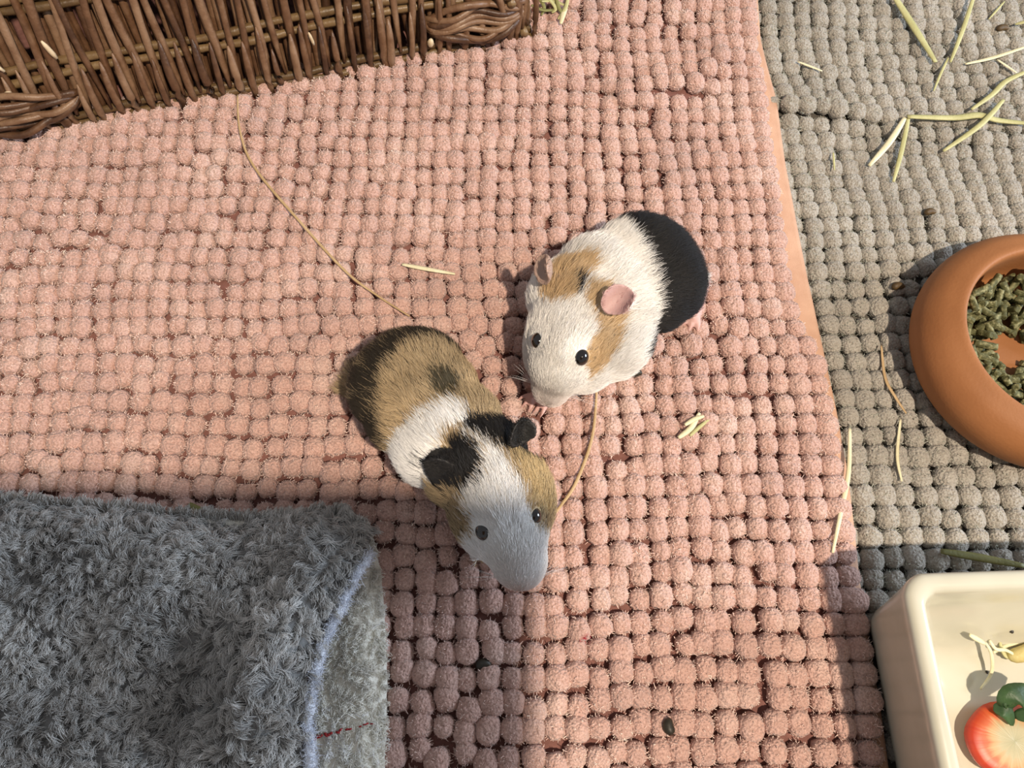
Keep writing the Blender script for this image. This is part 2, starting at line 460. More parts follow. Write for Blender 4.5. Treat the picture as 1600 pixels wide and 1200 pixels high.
def weave_wall(A, d, inn, L, detail):
    made = []; slant = 0.098 if detail else 0.0
    def wp(s, h, out): return wall_pt(A, d, inn, s, h, out)
    # cross rods
    for k, h in enumerate(RODS):
        path = [wp(s, h+0.0012*math.sin(s*37+k), 0.0008*math.sin(s*90+k*2)) for s in np.linspace(-0.004, L+0.004, 60)]
        made.append(('cross_rod', tube_np(path, [0.0027+0.0003*math.sin(i*.9+k) for i in range(60)], 8), m_rod))
    n = int(L/0.0098)
    for layer in (0, 1, 2):
        for i in range(n+1):
            s0 = i*L/n + (0, 0.5, 0.02)[layer]*L/n + random.gauss(0, 0.0012)
            if s0 > L: continue
            hs = np.linspace(0.012 if not layer else 0.0, BH, 15); r0 = random.uniform(0.0021, 0.0031); ph = random.uniform(0, 6)
            lean = random.gauss(0, 0.035); sgn = (1, -1, -1.9)[layer]
            path = [wp(s0+(lean+slant)*(h-0.03)+0.0012*math.sin(h*50+ph), h, sgn*(0.0042 if not layer else 0.0038)+0.0013*math.sin(h*75+ph)) for h in hs]
            rad = [r0*(0.45 if q == 0 else 0.8 if q == 1 else 1+0.06*math.sin(q*2+ph)) for q in range(15)]
            made.append(('twig', tube_np(path, rad, 7), m_twig))
    # short stubs that tuck in between at the foot and bend under it
    for i in range(n+1):
        s0 = i*L/n + random.gauss(0, 0.0015) + 0.004
        top = random.uniform(0.030, 0.052); r0 = random.uniform(0.0018, 0.0028); bend = random.uniform(-0.001, 0.003)
        hs = np.linspace(-0.001, top, 9)
        path = [wp(s0+slant*h+bend*(1-min(1, h/top))**2, h, 0.0078*math.sin(min(1, max(0.12, h/top*1.15))*math.pi*0.72)+0.0005) for h in hs]
        rad = [r0*f for f in (0.95, 1.05, 1.1, 1.1, 1.05, 1, .9, .7, .25)]
        made.append(('twig', tube_np(path, rad, 7), m_twig))
    if detail:
        for nm, (V, Q), m in made: mesh_np(nm, V, Q, m, bk)
    else:
        for sel in ('cross_rod', 'twig'):
            VV, QQ, c = [], [], 0
            for nm, (V, Q), m in made:
                if nm != sel: continue
                VV.append(V); QQ += [tuple(a+c for a in q) for q in Q]; c += len(V); mm = m
            o = mesh_np(sel+'s', np.concatenate(VV), QQ, mm, bk); tag(o, kind='stuff')
A2 = np.array([BASKET_A[0], BASKET_A[1], 0]); B2 = np.array([BASKET_B[0], BASKET_B[1], 0])
weave_wall(A2, bdir*[1, 1, 0], bback, BL, True)
weave_wall(B2, bback, -bdir, BW, False)
weave_wall(B2+bback*BW, -bdir, -bback, BL, False)
weave_wall(A2+bback*BW, -bback, bdir, BW, False)
def basket_top():
    i_ = BH*math.sin(math.radians(16)); zt = bz+BH*math.cos(math.radians(16))
    VV, QQ, c = [], [], 0
    for k in range(36):
        t = i_+(BW-2*i_)*k/35
        path = [A2+bdir*s+bback*t+np.array([0, 0, zt+0.002*math.sin(s*200+k*3.14)]) for s in np.linspace(i_-.003, BL-i_+.003, 50)]
        V, Q = tube_np(path, [0.0033]*50, 6); VV.append(V); QQ += [tuple(a+c for a in q) for q in Q]; c += len(V)
    for k in range(20):
        s = i_+(BL-2*i_)*k/19
        path = [A2+bdir*s+bback*t+np.array([0, 0, zt]) for t in np.linspace(i_-.003, BW-i_+.003, 6)]
        V, Q = tube_np(path, [0.003]*6, 6); VV.append(V); QQ += [tuple(a+c for a in q) for q in Q]; c += len(V)
    o = mesh_np('woven_panel', np.concatenate(VV), QQ, m_twig, bk); tag(o, kind='stuff')
basket_top()
# braided loops: bundles of bent twigs standing proud of the wall
def braid(s0, s1, h0, h1, n, seed):
    r = random.Random(seed)
    for k in range(n):
        f = k/(n-1); ph = r.uniform(0, 6.28); path = []
        for q in range(24):
            u = q/23; s = s0+(s1-s0)*u
            env = math.sin(math.pi*min(1, max(0, u)))**0.45
            h = h0+(h1-h0)*(0.5+(f-0.5)*env) + 0.0022*math.sin(u*9+ph)
            out = -0.002+0.0135*env+0.0025*math.sin(u*11+ph*2+k)
            path.append(wall_pt(A2, bdir*[1, 1, 0], bback, s, h, out))
        V, Q = tube_np(resample(path, 40), [0.0024+0.0004*r.random()-0.0004]*40, 8)
        mesh_np('braid_strand', V, Q, m_twig, bk)
def s_of(px, py):
    q = P(px, py, 0)-A2; return float(q @ bdir)
braid(s_of(-60, 190), s_of(150, 205), 0.012, 0.034, 8, 1)
braid(s_of(668, 70), BL+0.002, 0.014, 0.038, 8, 2)
# pale broken and cut ends
def cut_end(px, py, h, dx, L, r):
    s = s_of(px, py); p0 = wall_pt(A2, bdir*[1, 1, 0], bback, s, h, 0.0075); p1 = wall_pt(A2, bdir*[1, 1, 0], bback, s+dx, h+L, 0.010)
    V, Q = tube_np(resample([p0, p1], 5), [r*.6, r, r, r*.9, r*.4], 7); mesh_np('cut_end', V, Q, m_cut, bk)
cut_end(148, 190, 0.052, -0.002, 0.013, 0.0016); cut_end(70, 205, 0.050, -0.008, 0.015, 0.0014); cut_end(52, 210, 0.034, 0.004, 0.003, 0.0026)
cut_end(790, 66, 0.036, 0.016, 0.004, 0.0016); cut_end(675, 90, 0.014, 0.001, 0.006, 0.0022); cut_end(505, 118, 0.03, -0.001, 0.010, 0.0011)

# ------------------------------------------------------------------ terracotta bowl with pellets
m_terra = simple('terracotta', [(0.3, (0.29, 0.115, 0.038)), (0.7, (0.36, 0.150, 0.054))], 25, 0.62, 600, 0.00015, 0.35)
def lathe(name, prof, c, mat, parent=None, seg=96):
    V = []; n = len(prof)
    for k in range(seg):
        a = 2*math.pi*k/seg
        for r, z in prof: V.append((r*math.cos(a), r*math.sin(a), z))
    Q = []
    for k in range(seg):
        for i in range(n-1):
            a = k*n+i; b = ((k+1) % seg)*n+i; Q.append((a, b, b+1, a+1))
    o = mesh_np(name, V, Q, mat, parent); o.location = c
    bm = bmesh.new(); bm.from_mesh(o.data); bmesh.ops.remove_doubles(bm, verts=bm.verts, dist=1e-6); bmesh.ops.recalc_face_normals(bm, faces=bm.faces); bm.to_mesh(o.data); bm.free()
    return o
BZ = -0.0115
prof = resample([(0.0, 0.0), (0.055, 0.0), (0.064, 0.002), (0.0710, 0.010), (0.0735, 0.020), (0.0720, 0.029), (0.0665, 0.0365), (0.0595, 0.0405), (0.0555, 0.0418), (0.0535, 0.0408), (0.0528, 0.037), (0.0535, 0.028), (0.0535, 0.018), (0.0510, 0.0115), (0.042, 0.009), (0.0, 0.009)], 70)
prof[0, 0] = 0; prof[-1, 0] = 0; prof[:, 0] = np.maximum(prof[:, 0], 0)
bowl = lathe('bowl', prof, (BOWL_C[0], BOWL_C[1], BZ), m_terra)
tag(bowl, 'round terracotta bowl of green pellets standing on the grey mat', 'bowl')
m_pel = simple('pellet_green', [(0.25, (0.040, 0.040, 0.012)), (0.5, (0.095, 0.095, 0.032)), (0.72, (0.34, 0.32, 0.16))], 350, 0.75, 900, 0.0006)
pel_meshes = []
for v in range(6):
    r = random.Random(v); L = r.uniform(0.0070, 0.0125); R0 = r.uniform(0.0017, 0.0021)
    path = [(x*L, 0.0004*math.sin(x*3), 0) for x in (-.5, -.49, -.3, -.1, .1, .3, .49, .5)]
    V, Q = tube_np(path, [R0*f for f in (.80, 1, 1.03, .97, 1.04, .98, 1, .78)], 10)
    V = V + np.array([[r.gauss(0, .00012) for _ in range(3)] for _ in V])
    me = bpy.data.meshes.new('pellet'); me.from_pydata([tuple(p) for p in V], [], Q); me.update(); me.polygons.foreach_set('use_smooth', np.array([len(p.vertices) == 4 and 0 < i//10 < 6 for i, p in enumerate(me.polygons)], bool)); me.materials.append(m_pel); pel_meshes.append(me)
cnt = 0; placed = []
for tries in range(6000):
    if cnt >= 230: break
    a = random.uniform(0.25*math.pi, 1.75*math.pi) if random.random() < 0.93 else random.uniform(-0.25*math.pi, 0.25*math.pi); r = 0.0495*math.sqrt(random.uniform(0.02, 1)); x, y = r*math.cos(a), r*math.sin(a)
    hole = math.hypot((x+0.015)/0.017, (y-0.000)/0.015)
    if x > 0.012: continue
    if hole < 1 and random.random() < 0.97: continue
    near = [q for q in placed if math.hypot(q[0]-x, q[1]-y) < 0.0050]
    lvl = len(near)
    if lvl > 3 or (lvl > 1 and r < 0.028): continue
    if any(math.hypot(q[0]-x, q[1]-y) < 0.0026 and q[2] == lvl for q in placed): continue
    z = 0.0112+0.0040*lvl
    z0 = max(0, (r-0.043))*0.9
    placed.append((x, y, lvl)); cnt += 1
    o = bpy.data.objects.new('pellet', random.choice(pel_meshes)); COL.objects.link(o)
    o.location = (BOWL_C[0]+x*0.96, BOWL_C[1]+y*0.96, BZ+z+z0)
    o.rotation_euler = (random.uniform(0, 6), random.gauss(0, 0.22)*(1+lvl*.5), a+math.pi/2+random.gauss(0, 0.9) if r > 0.043 else random.uniform(0, 3.14))
    w_ = 'far' if y > 0.014 else 'near' if y < -0.014 else 'left'
    tag(o, 'green hay pellet heaped along the %s side of the terracotta bowl' % w_, 'pellet', 'hay pellets along the %s side of the terracotta bowl' % w_)

# ------------------------------------------------------------------ cream ceramic dish
m_cer, nt, b = new_mat('cream_glaze')
c = ramp(nt, tex_noise(nt, objco(nt), 30, 3), [(0.3, (0.54, 0.52, 0.41)), (0.7, (0.60, 0.58, 0.47))])
nt.links.new(c, b.inputs['Base Color']); b.inputs['Roughness'].default_value = 0.22; b.inputs['Coat Weight'].default_value = 0.4; b.inputs['Coat Roughness'].default_value = 0.12
bump(nt, b, tex_noise(nt, objco(nt), 45, 2), 0.0012, 0.35)
DW, DHt = 0.21, 0.16
DX, DY = DISH_X0+0.001, DISH_Y1   # left x, far y at the foot
def rrect(x0, x1, y0, y1, r, z, n=9):
    pts = []
    for cx, cy, a0 in ((x1-r, y1-r, 0), (x0+r, y1-r, 90), (x0+r, y0+r, 180), (x1-r, y0+r, 270)):
        for i in range(n):
            a = math.radians(a0+90*i/(n-1)); pts.append((cx+r*math.cos(a), cy+r*math.sin(a), z))
    return pts
def dish():
    zb = -0.0105; H = 0.0700
    #      inset, z, radius
    rings = [(0.020, 0, .008), (0.0130, 0.001, .010), (0.0105, 0.005, .012), (0.0092, 0.015, .013), (0.0060, 0.035, .013), (0.0028, 0.056, .013), (0.0010, H-.0050, .0125), (0.0012, H-.0020, .012), (0.0030, H, .011),
             (0.0078, H, .0085), (0.0098, H-.0015, .0075), (0.0110, H-.0050, .0075), (0.0145, H-.020, .008), (0.0155, H-.0212, .008), (0.0260, 0.0270, .009), (0.0310, 0.0155, .010), (0.0370, 0.0102, .010), (0.0460, 0.0092, .009)]
    V = []
    for ins, z, r in rings: V += rrect(DX+ins, DX+DW-ins, DY-DHt+ins, DY-ins, r, zb+z)
    n = 36; Q = [tuple(range(n))[::-1]]
    for j in range(len(rings)-1):
        for i in range(n): Q.append((j*n+i, j*n+(i+1) % n, (j+1)*n+(i+1) % n, (j+1)*n+i))
    Q.append(tuple((len(rings)-1)*n+i for i in range(n)))
    V = np.array(V); V[:, :2] = (V[:, :2]-[DX, DY]) @ np.array([[math.cos(.03), math.sin(.03)], [-math.sin(.03), math.cos(.03)]])+[DX, DY]
    o = mesh_np('dish', V, Q, m_cer, loc=(DX+DW/2, DY-DHt/2, zb))
    bv = o.modifiers.new('round', 'SUBSURF'); bv.levels = 1; bv.render_levels = 1
    return o
d_ = dish(); tag(d_, 'rectangular cream glazed ceramic dish in the lower right corner', 'dish')
DFZ = -0.0105+0.0092

# strawberry half
m_straw, nt, b = new_mat('strawberry_flesh')
co = objco(nt); sp = nt.nodes.new('ShaderNodeSeparateXYZ'); nt.links.new(co, sp.inputs[0])
flat = nt.nodes.new('ShaderNodeCombineXYZ'); nt.links.new(sp.outputs[0], flat.inputs[0]); nt.links.new(sp.outputs[1], flat.inputs[1])
ln = nt.nodes.new('ShaderNodeVectorMath'); ln.operation = 'LENGTH'; nt.links.new(flat.outputs[0], ln.inputs[0])
at = nt.nodes.new('ShaderNodeMath'); at.operation = 'ARCTAN2'; nt.links.new(sp.outputs[1], at.inputs[0]); nt.links.new(sp.outputs[0], at.inputs[1])
cb = nt.nodes.new('ShaderNodeCombineXYZ'); nt.links.new(at.outputs[0], cb.inputs[0])
strk = tex_noise(nt, cb.outputs[0], 5, 2)
m1 = nt.nodes.new('ShaderNodeMath'); m1.operation = 'MULTIPLY_ADD'; nt.links.new(strk, m1.inputs[0]); m1.inputs[1].default_value = -0.010; nt.links.new(ln.outputs['Value'], m1.inputs[2])
mr = nt.nodes.new('ShaderNodeMapRange'); mr.inputs[1].default_value = -0.005; mr.inputs[2].default_value = 0.019; nt.links.new(m1.outputs[0], mr.inputs[0])
c = ramp(nt, mr.outputs[0], [(0.0, (0.36, 0.34, 0.20)), (0.30, (0.44, 0.38, 0.22)), (0.46, (0.52, 0.30, 0.13)), (0.58, (0.52, 0.10, 0.020)), (0.80, (0.44, 0.034, 0.008)), (1.0, (0.32, 0.014, 0.005))])
nt.links.new(c, b.inputs['Base Color']); b.inputs['Roughness'].default_value = 0.42; bump(nt, b, strk, 0.0005, 0.35)
m_leaf = simple('leaf_green', [(0.3, (0.018, 0.050, 0.013)), (0.7, (0.040, 0.095, 0.026))], 120, 0.5, 500, 0.0003)
def strawberry():
    c = P(1584, 1158, DFZ+0.010); V = []; Q = []; seg = 40
    prof = [(0, 0.0108), (0.2, 0.0109), (0.45, 0.0109), (0.7, 0.0107), (0.88, 0.0104), (0.96, 0.0094), (1.0, 0.0078), (0.97, 0.0052), (0.86, 0.0025), (0.65, 0.0008), (0.3, 0.0), (0, 0)]
    n = len(prof)
    for k in range(seg):
        a = 2*math.pi*k/seg
        R = 0.0205*(1+0.06*math.cos(2*a)+0.13*max(0, math.cos(a+0.9))**3+0.012*math.sin(7*a)+0.01*math.sin(4*a+1))
        for r, z in prof: V.append((r*R*math.cos(a), r*R*math.sin(a)*0.93, z))
    for k in range(seg):
        for i in range(n-1): Q.append((k*n+i, ((k+1) % seg)*n+i, ((k+1) % seg)*n+i+1, k*n+i+1))
    o = mesh_np('strawberry', V, Q, m_straw); o.location = (c[0], c[1], DFZ)
    bm = bmesh.new(); bm.from_mesh(o.data); bmesh.ops.remove_doubles(bm, verts=bm.verts, dist=1e-6); bmesh.ops.recalc_face_normals(bm, faces=bm.faces); bm.to_mesh(o.data); bm.free()
    tag(o, 'halved strawberry cut side up in the cream dish', 'strawberry')
    return o, c
sb_, sc_ = strawberry()
def leaf(name, pts, width, mat, parent=None, cup=0.25, fold=0.3, thick=0.0004, lobes=0.0):
    """leaf blade along world points"""
    mid = resample(pts, 12); V = []; T = np.gradient(mid, axis=0); T /= np.linalg.norm(T, axis=1)[:, None]
    off = np.array(parent.location) if parent else np.zeros(3)
    for sgn in (1, -1):
        for i in range(12):
            u = i/11; w = width*(math.sin(math.pi*min(1, u*0.92+0.06))**0.7)*(1-0.25*u)*(1 if i < 11 else 0.05)
            w *= 1+lobes*math.sin(i*2.6)
            s = np.cross(T[i], (0, 0, 1)); s /= np.linalg.norm(s)+1e-9; nn = np.cross(s, T[i])
            for q in (-1, -.5, 0, .5, 1): V.append(mid[i]+s*w*q+nn*(w*fold*abs(q)-w*cup*q*q+sgn*thick/2)-off)
    Q = []; N = 60
    for i in range(11):
        for q in range(4):
            a = i*5+q; Q.append((a, a+1, a+6, a+5)); Q.append((a+N, a+5+N, a+6+N, a+1+N))
        for q in (0, 4):
            a = i*5+q; f = (a, a+5, a+5+N, a+N); Q.append(f if q == 0 else f[::-1])
    for i in (0, 11):
        for q in range(4):
            a = i*5+q; f = (a, a+N, a+1+N, a+1); Q.append(f if i == 0 else f[::-1])
    return mesh_np(name, V, Q, mat, parent)
z_s = DFZ+0.0125
leaf('calyx_leaf', [P(1552, 1106, z_s+.001), P(1572, 1112, z_s+.004), P(1583, 1134, z_s)], 0.0040, m_leaf, sb_)
leaf('calyx_leaf', [P(1580, 1112, z_s), P(1574, 1096, z_s+.006), P(1578, 1100, z_s+.002)], 0.003, m_leaf, sb_)
leaf('calyx_leaf', [P(1585, 1118, z_s), P(1612, 1118, z_s+.004), P(1630, 1130, z_s)], 0.004, m_leaf, sb_)
lf = leaf('leaf', [P(1574, 1108, z_s+.003), P(1588, 1090, z_s+.009), P(1625, 1078, z_s+.006)], 0.0075, m_leaf, None, 0.35, 0.1)
tag(lf, 'dark green rounded leaf lying over the strawberry', 'leaf')
m_root = simple('pale_root', [(0.3, (0.50, 0.40, 0.13)), (0.7, (0.65, 0.56, 0.25))], 200, 0.6, 600, 0.0003)
V, Q = tube_np(resample([P(1572, 1022, DFZ+.006), P(1590, 1024, DFZ+.008), P(1625, 1012, DFZ+.008), P(1650, 1012, DFZ+.006)], 12), [.0008, .002, .003, .0036, .0038, .0039, .004, .004, .0038, .0032, .002, .001], 10)
o = mesh_np('vegetable_piece', V, Q, m_root); tag(o, 'pale yellow piece of vegetable at the right edge of the cream dish', 'vegetable')

# ------------------------------------------------------------------ hay
m_hay = simple('hay_green', [(0.3, (0.40, 0.38, 0.16)), (0.7, (0.56, 0.54, 0.27))], 60, 0.55, 700, 0.0003)
m_pale = simple('hay_pale', [(0.3, (0.66, 0.60, 0.36)), (0.7, (0.80, 0.75, 0.52))], 60, 0.5, 700, 0.0003)
m_brown = simple('hay_brown', [(0.3, (0.42, 0.28, 0.13)), (0.7, (0.56, 0.40, 0.22))], 60, 0.55, 700, 0.0003)
m_olive = simple('hay_olive', [(0.3, (0.14, 0.14, 0.04)), (0.7, (0.24, 0.23, 0.08))], 60, 0.55, 700, 0.0003)
def strand(pts, wpx, mat, label, z, flat=0.4, group=None, lift=None):
    n = max(6, 5*len(pts)); q = []
    for i, p in enumerate(pts):
        zz = z+(lift[i] if lift else 0)
        q.append(P(p[0], p[1], zz))
    path = resample(q, n); base = path[0].copy()
    r = wpx*0.5*0.50e-3
    u = np.linspace(0, 1, n); rad = r*(0.55+0.6*np.sin(np.pi*np.clip(u*0.9+0.08, 0, 1)))
    V, Q = tube_np(path-base, rad, 7, flat)
    o = mesh_np('hay_strand', V, Q, mat); o.location = base
    tag(o, label, 'hay', group)
    return o
G = -0.0085
strand([(1393, -12), (1425, 38), (1462, 97)], 10, m_hay, 'broad green hay stem lying at the top edge of the grey mat', G, lift=(.003, .001, .001))
strand([(1524, -12), (1505, 45), (1485, 97)], 6, m_hay, 'green hay stalk just right of the broad stem at the top edge', G, lift=(.005, .003, .001))
strand([(1482, 90), (1470, 115), (1459, 142)], 3.5, m_hay, 'short thin green blade under the tip of the stalk at the top edge', G)
strand([(1606, 72), (1552, 90), (1508, 100)], 5, m_pale, 'pale hay blade at the right edge, topmost of the slanting ones', G, lift=(.003, .001, 0))
strand([(1558, 93), (1589, 114)], 3.5, m_pale, 'tiny pale hay piece pointing down right below the topmost slanting blade', G)
strand([(1608, 110), (1572, 127), (1550, 148), (1518, 171)], 7, m_hay, 'kinked green hay blade slanting in from the right edge', G+.002, lift=(.003, .002, .001, 0))
strand([(1418, 182), (1490, 184), (1530, 180), (1560, 188), (1610, 193)], 9, m_hay, 'thick horizontal hay stem with a knot across the grey mat', G+.002, lift=(.003, .001, .002, .001, .002))
strand([(1414, 184), (1390, 222), (1358, 259)], 8, m_pale, 'wide silvery hay blade forking down left from the thick stem', G, lift=(.004, .002, 0))
strand([(1420, 183), (1409, 235), (1396, 284)], 6, m_hay, 'narrow hay blade hanging straight down from the end of the thick stem', G, lift=(.004, .002, 0))
strand([(1568, 156), (1532, 195), (1474, 236)], 7, m_hay, 'pointed green hay blade crossing the thick horizontal stem', G+.001, lift=(.004, .005, 0))
strand([(1246, 96), (1285, 111)], 3.5, m_pale, 'tiny pale hay chip near the pink mat edge at the top', G)
strand([(1302, 238), (1304, 266)], 2.5, m_hay, 'tiny upright hay fibre in a gap of the grey mat', G)
strand([(1606, 33), (1586, 38)], 5, m_hay, 'short hay tip poking in at the upper right edge', G, lift=(.003, 0))
strand([(1570, 2), (1545, 30)], 3, m_hay, 'faint thin hay blade at the top right corner', G)
strand([(1377, 540), (1383, 590), (1400, 622), (1416, 646)], 3.5, m_brown, 'thin bent brown hay strand left of the terracotta bowl', G)
strand([(1407, 655), (1402, 712), (1409, 752)], 3.5, m_pale, 'thin pale hay strand below the bent brown one on the grey mat', G)
strand([(1328, 669), (1326, 738), (1314, 800), (1301, 864)], 5, m_pale, 'long straight pale hay strand across the tan hem of the pink mat', -0.001, lift=(-.002, -.002, .001, .004))
strand([(1470, 861), (1530, 871), (1600, 884)], 8, m_olive, 'dark olive hay stalk lying behind the cream dish', G, lift=(0, .002, .006))
K = 0.0018
strand([(371, 148), (375, 205), (398, 262), (470, 348), (540, 424), (590, 462), (640, 494)], 3.2, m_brown, 'very long thin curved hay strand on the pink mat below the basket', K+.0006, lift=(.0, .001, 0, 0, 0, 0, 0))
strand([(628, 413), (665, 420), (711, 428)], 5, m_pale, 'short pale yellow hay piece on the pink mat above both guinea pigs', K)
strand([(933, 600), (926, 680), (902, 750), (878, 788), (852, 820)], 3.6, m_brown, 'curved hay strand running between the two guinea pig faces', K, lift=(.002, .001, 0, .001, .003))
strand([(1060, 684), (1080, 668), (1093, 645)], 6, m_pale, 'pale hay chip on the pink mat, leftmost of the little pile', K)
strand([(1078, 681), (1092, 668), (1108, 655)], 4, m_hay, 'narrow hay chip on the pink mat, rightmost of the little pile', K)
strand([(1070, 664), (1085, 655), (1100, 650)], 5, m_pale, 'short pale hay chip across the top of the little pile', K+.001)
strand([(295, 788), (315, 800), (335, 812)], 8, m_olive, 'dark green hay bit sticking out behind the grey plush sack', K)
# hay tuft beside the basket corner
tuft = [((838, -8), (850, 10), (846, 24)), ((852, -8), (868, 12), (862, 20)), ((868, -8), (874, 14), (884, 24)), ((888, -8), (884, 12), (872, 30)), ((830, 8), (850, 16), (872, 14)), ((846, 2), (866, 2), (886, 10))]
for i, q in enumerate(tuft):
    strand(list(q), 5, m_hay if i % 2 else m_olive, 'green hay blade in the tuft beside the basket corner', K, group='hay tuft beside the basket corner', lift=(.004, .002, 0))
strand([(886, 4), (881, 20), (876, 37)], 7, m_pale, 'bright pale hay tip hanging below the tuft beside the basket', K+.001)
D = DFZ+0.004
strand([(1515, 992), (1540, 1006)], 5, m_pale, 'thick pale hay stub at the left of the hay in the cream dish', D+.012, lift=(.006, 0))
strand([(1540, 1004), (1549, 1022), (1549, 1052), (1532, 1077)], 3.5, m_pale, 'bent hay strand hanging down toward the strawberry', D, lift=(.012, .007, .001, 0))
strand([(1546, 1000), (1556, 1014), (1572, 1016), (1590, 1026)], 3.5, m_pale, 'hay strand curling through the middle of the dish hay', D+.006)
strand([(1562, 1002), (1568, 1020), (1580, 1026), (1610, 1006)], 4, m_hay, 'looped hay strand touching the vegetable piece', D+.003)
strand([(1552, 1020), (1575, 1008), (1610, 1002)], 3.5, m_pale, 'straight hay strand above the vegetable piece in the dish', D+.002)

# ------------------------------------------------------------------ droppings and crumbs
m_drop = simple('dropping_dark', [(0.3, (0.012, 0.010, 0.006)), (0.7, (0.035, 0.028, 0.015))], 300, 0.5, 600, 0.0002)
m_drop2 = simple('dropping_brown', [(0.3, (0.06, 0.035, 0.012)), (0.7, (0.11, 0.065, 0.02))], 300, 0.6, 600, 0.0002)
def dropping(px, py, z, a, w, rot, label, mat=None, cat='dropping', name='dropping'):
    path = [(x*a, 0.0006*math.cos(x*3)-.0006, 0) for x in np.linspace(-1, 1, 11)]
    rad = [w*max(0.02, (1-abs(x)**2.4))**0.5*(1-0.12*x) for x in np.linspace(-1, 1, 11)]
    V, Q = tube_np(path, rad, 12); o = mesh_np(name, V, Q, mat or m_drop); o.location = P(px, py, z); o.rotation_euler = (0, 0, rot)
    tag(o, label, cat)
dropping(1044, 1135, 0.0012, 0.0040, 0.0028, 1.7, 'dark oval dropping on the pink mat near the bottom edge')
dropping(996, 582, 0.0000, 0.0026, 0.0020, 0.3, 'small dark dropping beside the white guinea pig chest')
dropping(755, 1036, -0.0030, 0.0042, 0.0026, 0.2, 'dark dropping sunk between pink bobbles below the tricolour guinea pig')
dropping(1403, 446, -0.0095, 0.0042, 0.0024, 0.1, 'brown dropping on the grey mat left of the terracotta bowl', m_drop2)
dropping(1453, 330, -0.0092, 0.0040, 0.0022, 0.1, 'brown dropping on the grey mat above the terracotta bowl', m_drop2)
dropping(1566, 43, -0.0100, 0.0048, 0.0024, 0.1, 'dark brown dropping near the upper right corner of the grey mat', m_drop2)
dropping(1580, 984, DFZ+.0165, 0.0014, 0.0010, 0.9, 'tiny black crumb in the cream dish above the hay', m_drop, 'crumb', 'crumb')
dropping(1541, 1049, DFZ+.0006, 0.0006, 0.0005, 0.9, 'black speck on the floor of the cream dish by the bent hay', m_drop, 'crumb', 'crumb')

# ------------------------------------------------------------------ plush sack
m_plush = hair_mat('plush_pile', 0.75, 0.2)
m_greycloth = simple('grey_plush_cloth', [(0.3, (0.22, 0.22, 0.215)), (0.7, (0.30, 0.30, 0.295))], 80, 0.95, 500, 0.001, 0.1)
m_creamcloth = simple('cream_fleece_cloth', [(0.3, (0.80, 0.77, 0.68)), (0.7, (0.88, 0.85, 0.76))], 60, 0.95, 400, 0.001, 0.1)
m_seam = simple('white_seam_cloth', [(0.3, (0.72, 0.76, 0.84)), (0.7, (0.85, 0.88, 0.93))], 150, 0.9, 500, 0.0008, 0.1)
m_thread = simple('red_mark', [(0.3, (0.30, 0.02, 0.02)), (0.7, (0.42, 0.03, 0.03))], 200, 0.8, 500, 0.0003)
sack = link('plush_sack', None)
tag(sack, 'grey shaggy plush sack with a cream fleece lining, lying in the lower left', 'pet bed')
# curves that bound it (world)
topc = np.array([P(a, b, 0.006) for a, b in ((-320, 782), (-100, 782), (0, 784), (100, 790), (200, 800), (300, 808), (400, 812), (450, 812), (500, 800), (540, 803), (575, 830))])
seamc = np.array([P(a, b, 0.026) for a, b in ((566, 828), (562, 862), (552, 884), (532, 925), (512, 965), (492, 1010), (484, 1050), (476, 1090), (468, 1130), (472, 1168), (468, 1210), (464, 1300), (460, 1420))])
outc = np.array([P(a, b, 0.004) for a, b in ((500, 802), (548, 806), (580, 836), (592, 880), (599, 960), (602, 1060), (600, 1140), (598, 1240), (592, 1400))])
def top_y(x): return np.interp(x, topc[:, 0], topc[:, 1])
def seam_x(y): return np.interp(y, seamc[::-1, 1], seamc[::-1, 0])
def out_x(y): return np.interp(y, outc[::-1, 1], outc[::-1, 0])
rA, rB = P(520, 850, 0.03), P(385, 1130, 0.03)
vA, vB = P(345, 1010, 0.02), P(250, 1150, 0.02)
def sack_z(x, y):
    d = np.maximum(0, top_y(x)-y); dr = np.maximum(0, seam_x(y)-x)
    z = 0.022*(1-np.exp(-d/0.012)) + 0.004*wob(x, y, 41, 30)*smooth01(d/0.03) + 0.002*wob(x, y, 44, 75)
    z = z + ridge(x, y, rA, rB, 0.017, 0.015)*smooth01(d/0.03) - ridge(x, y, vA, vB, 0.018, 0.013)*smooth01(d/0.03)
    z = z*(0.80+0.20*smooth01(dr/0.02))
    return z
YB = -0.30
def sack_surface(nx=90, ny=90):
    V = []; xs0 = -0.50
    for lay in (0, 1):
        for j in range(ny):
            v = j/(ny-1)
            for i in range(nx):
                u = i/(nx-1)
                yt0 = -0.0445
                y = YB + (yt0-YB)*v
                xr = float(seam_x(y)); x = xs0+(xr-xs0)*u
                ty = float(top_y(x)); y = YB+(ty-YB)*v
                xr = float(seam_x(y)); x = xs0+(xr-xs0)*u
                z = float(sack_z(np.array(x), np.array(y)))
                V.append((x, y, z+0.001 if lay == 0 else max(0.0015, z-0.006)))
    N = nx*ny; Q = []
    for j in range(ny-1):
        for i in range(nx-1):
            a = j*nx+i; Q.append((a, a+1, a+nx+1, a+nx)); Q.append((a+N, a+nx+N, a+nx+1+N, a+1+N))
    for j in range(ny-1):
        for i in (0, nx-1):
            a = j*nx+i; q = (a, a+nx, a+nx+N, a+N); Q.append(q if i == 0 else q[::-1])
    for i in range(nx-1):
        for j in (0, ny-1):
            a = j*nx+i; q = (a, a+N, a+1+N, a+1); Q.append(q if j == 0 else q[::-1])
    return mesh_np('upper_panel', V, np.array(Q), m_greycloth, sack)
up = sack_surface(); up['label'] = 'shaggy grey plush outside'
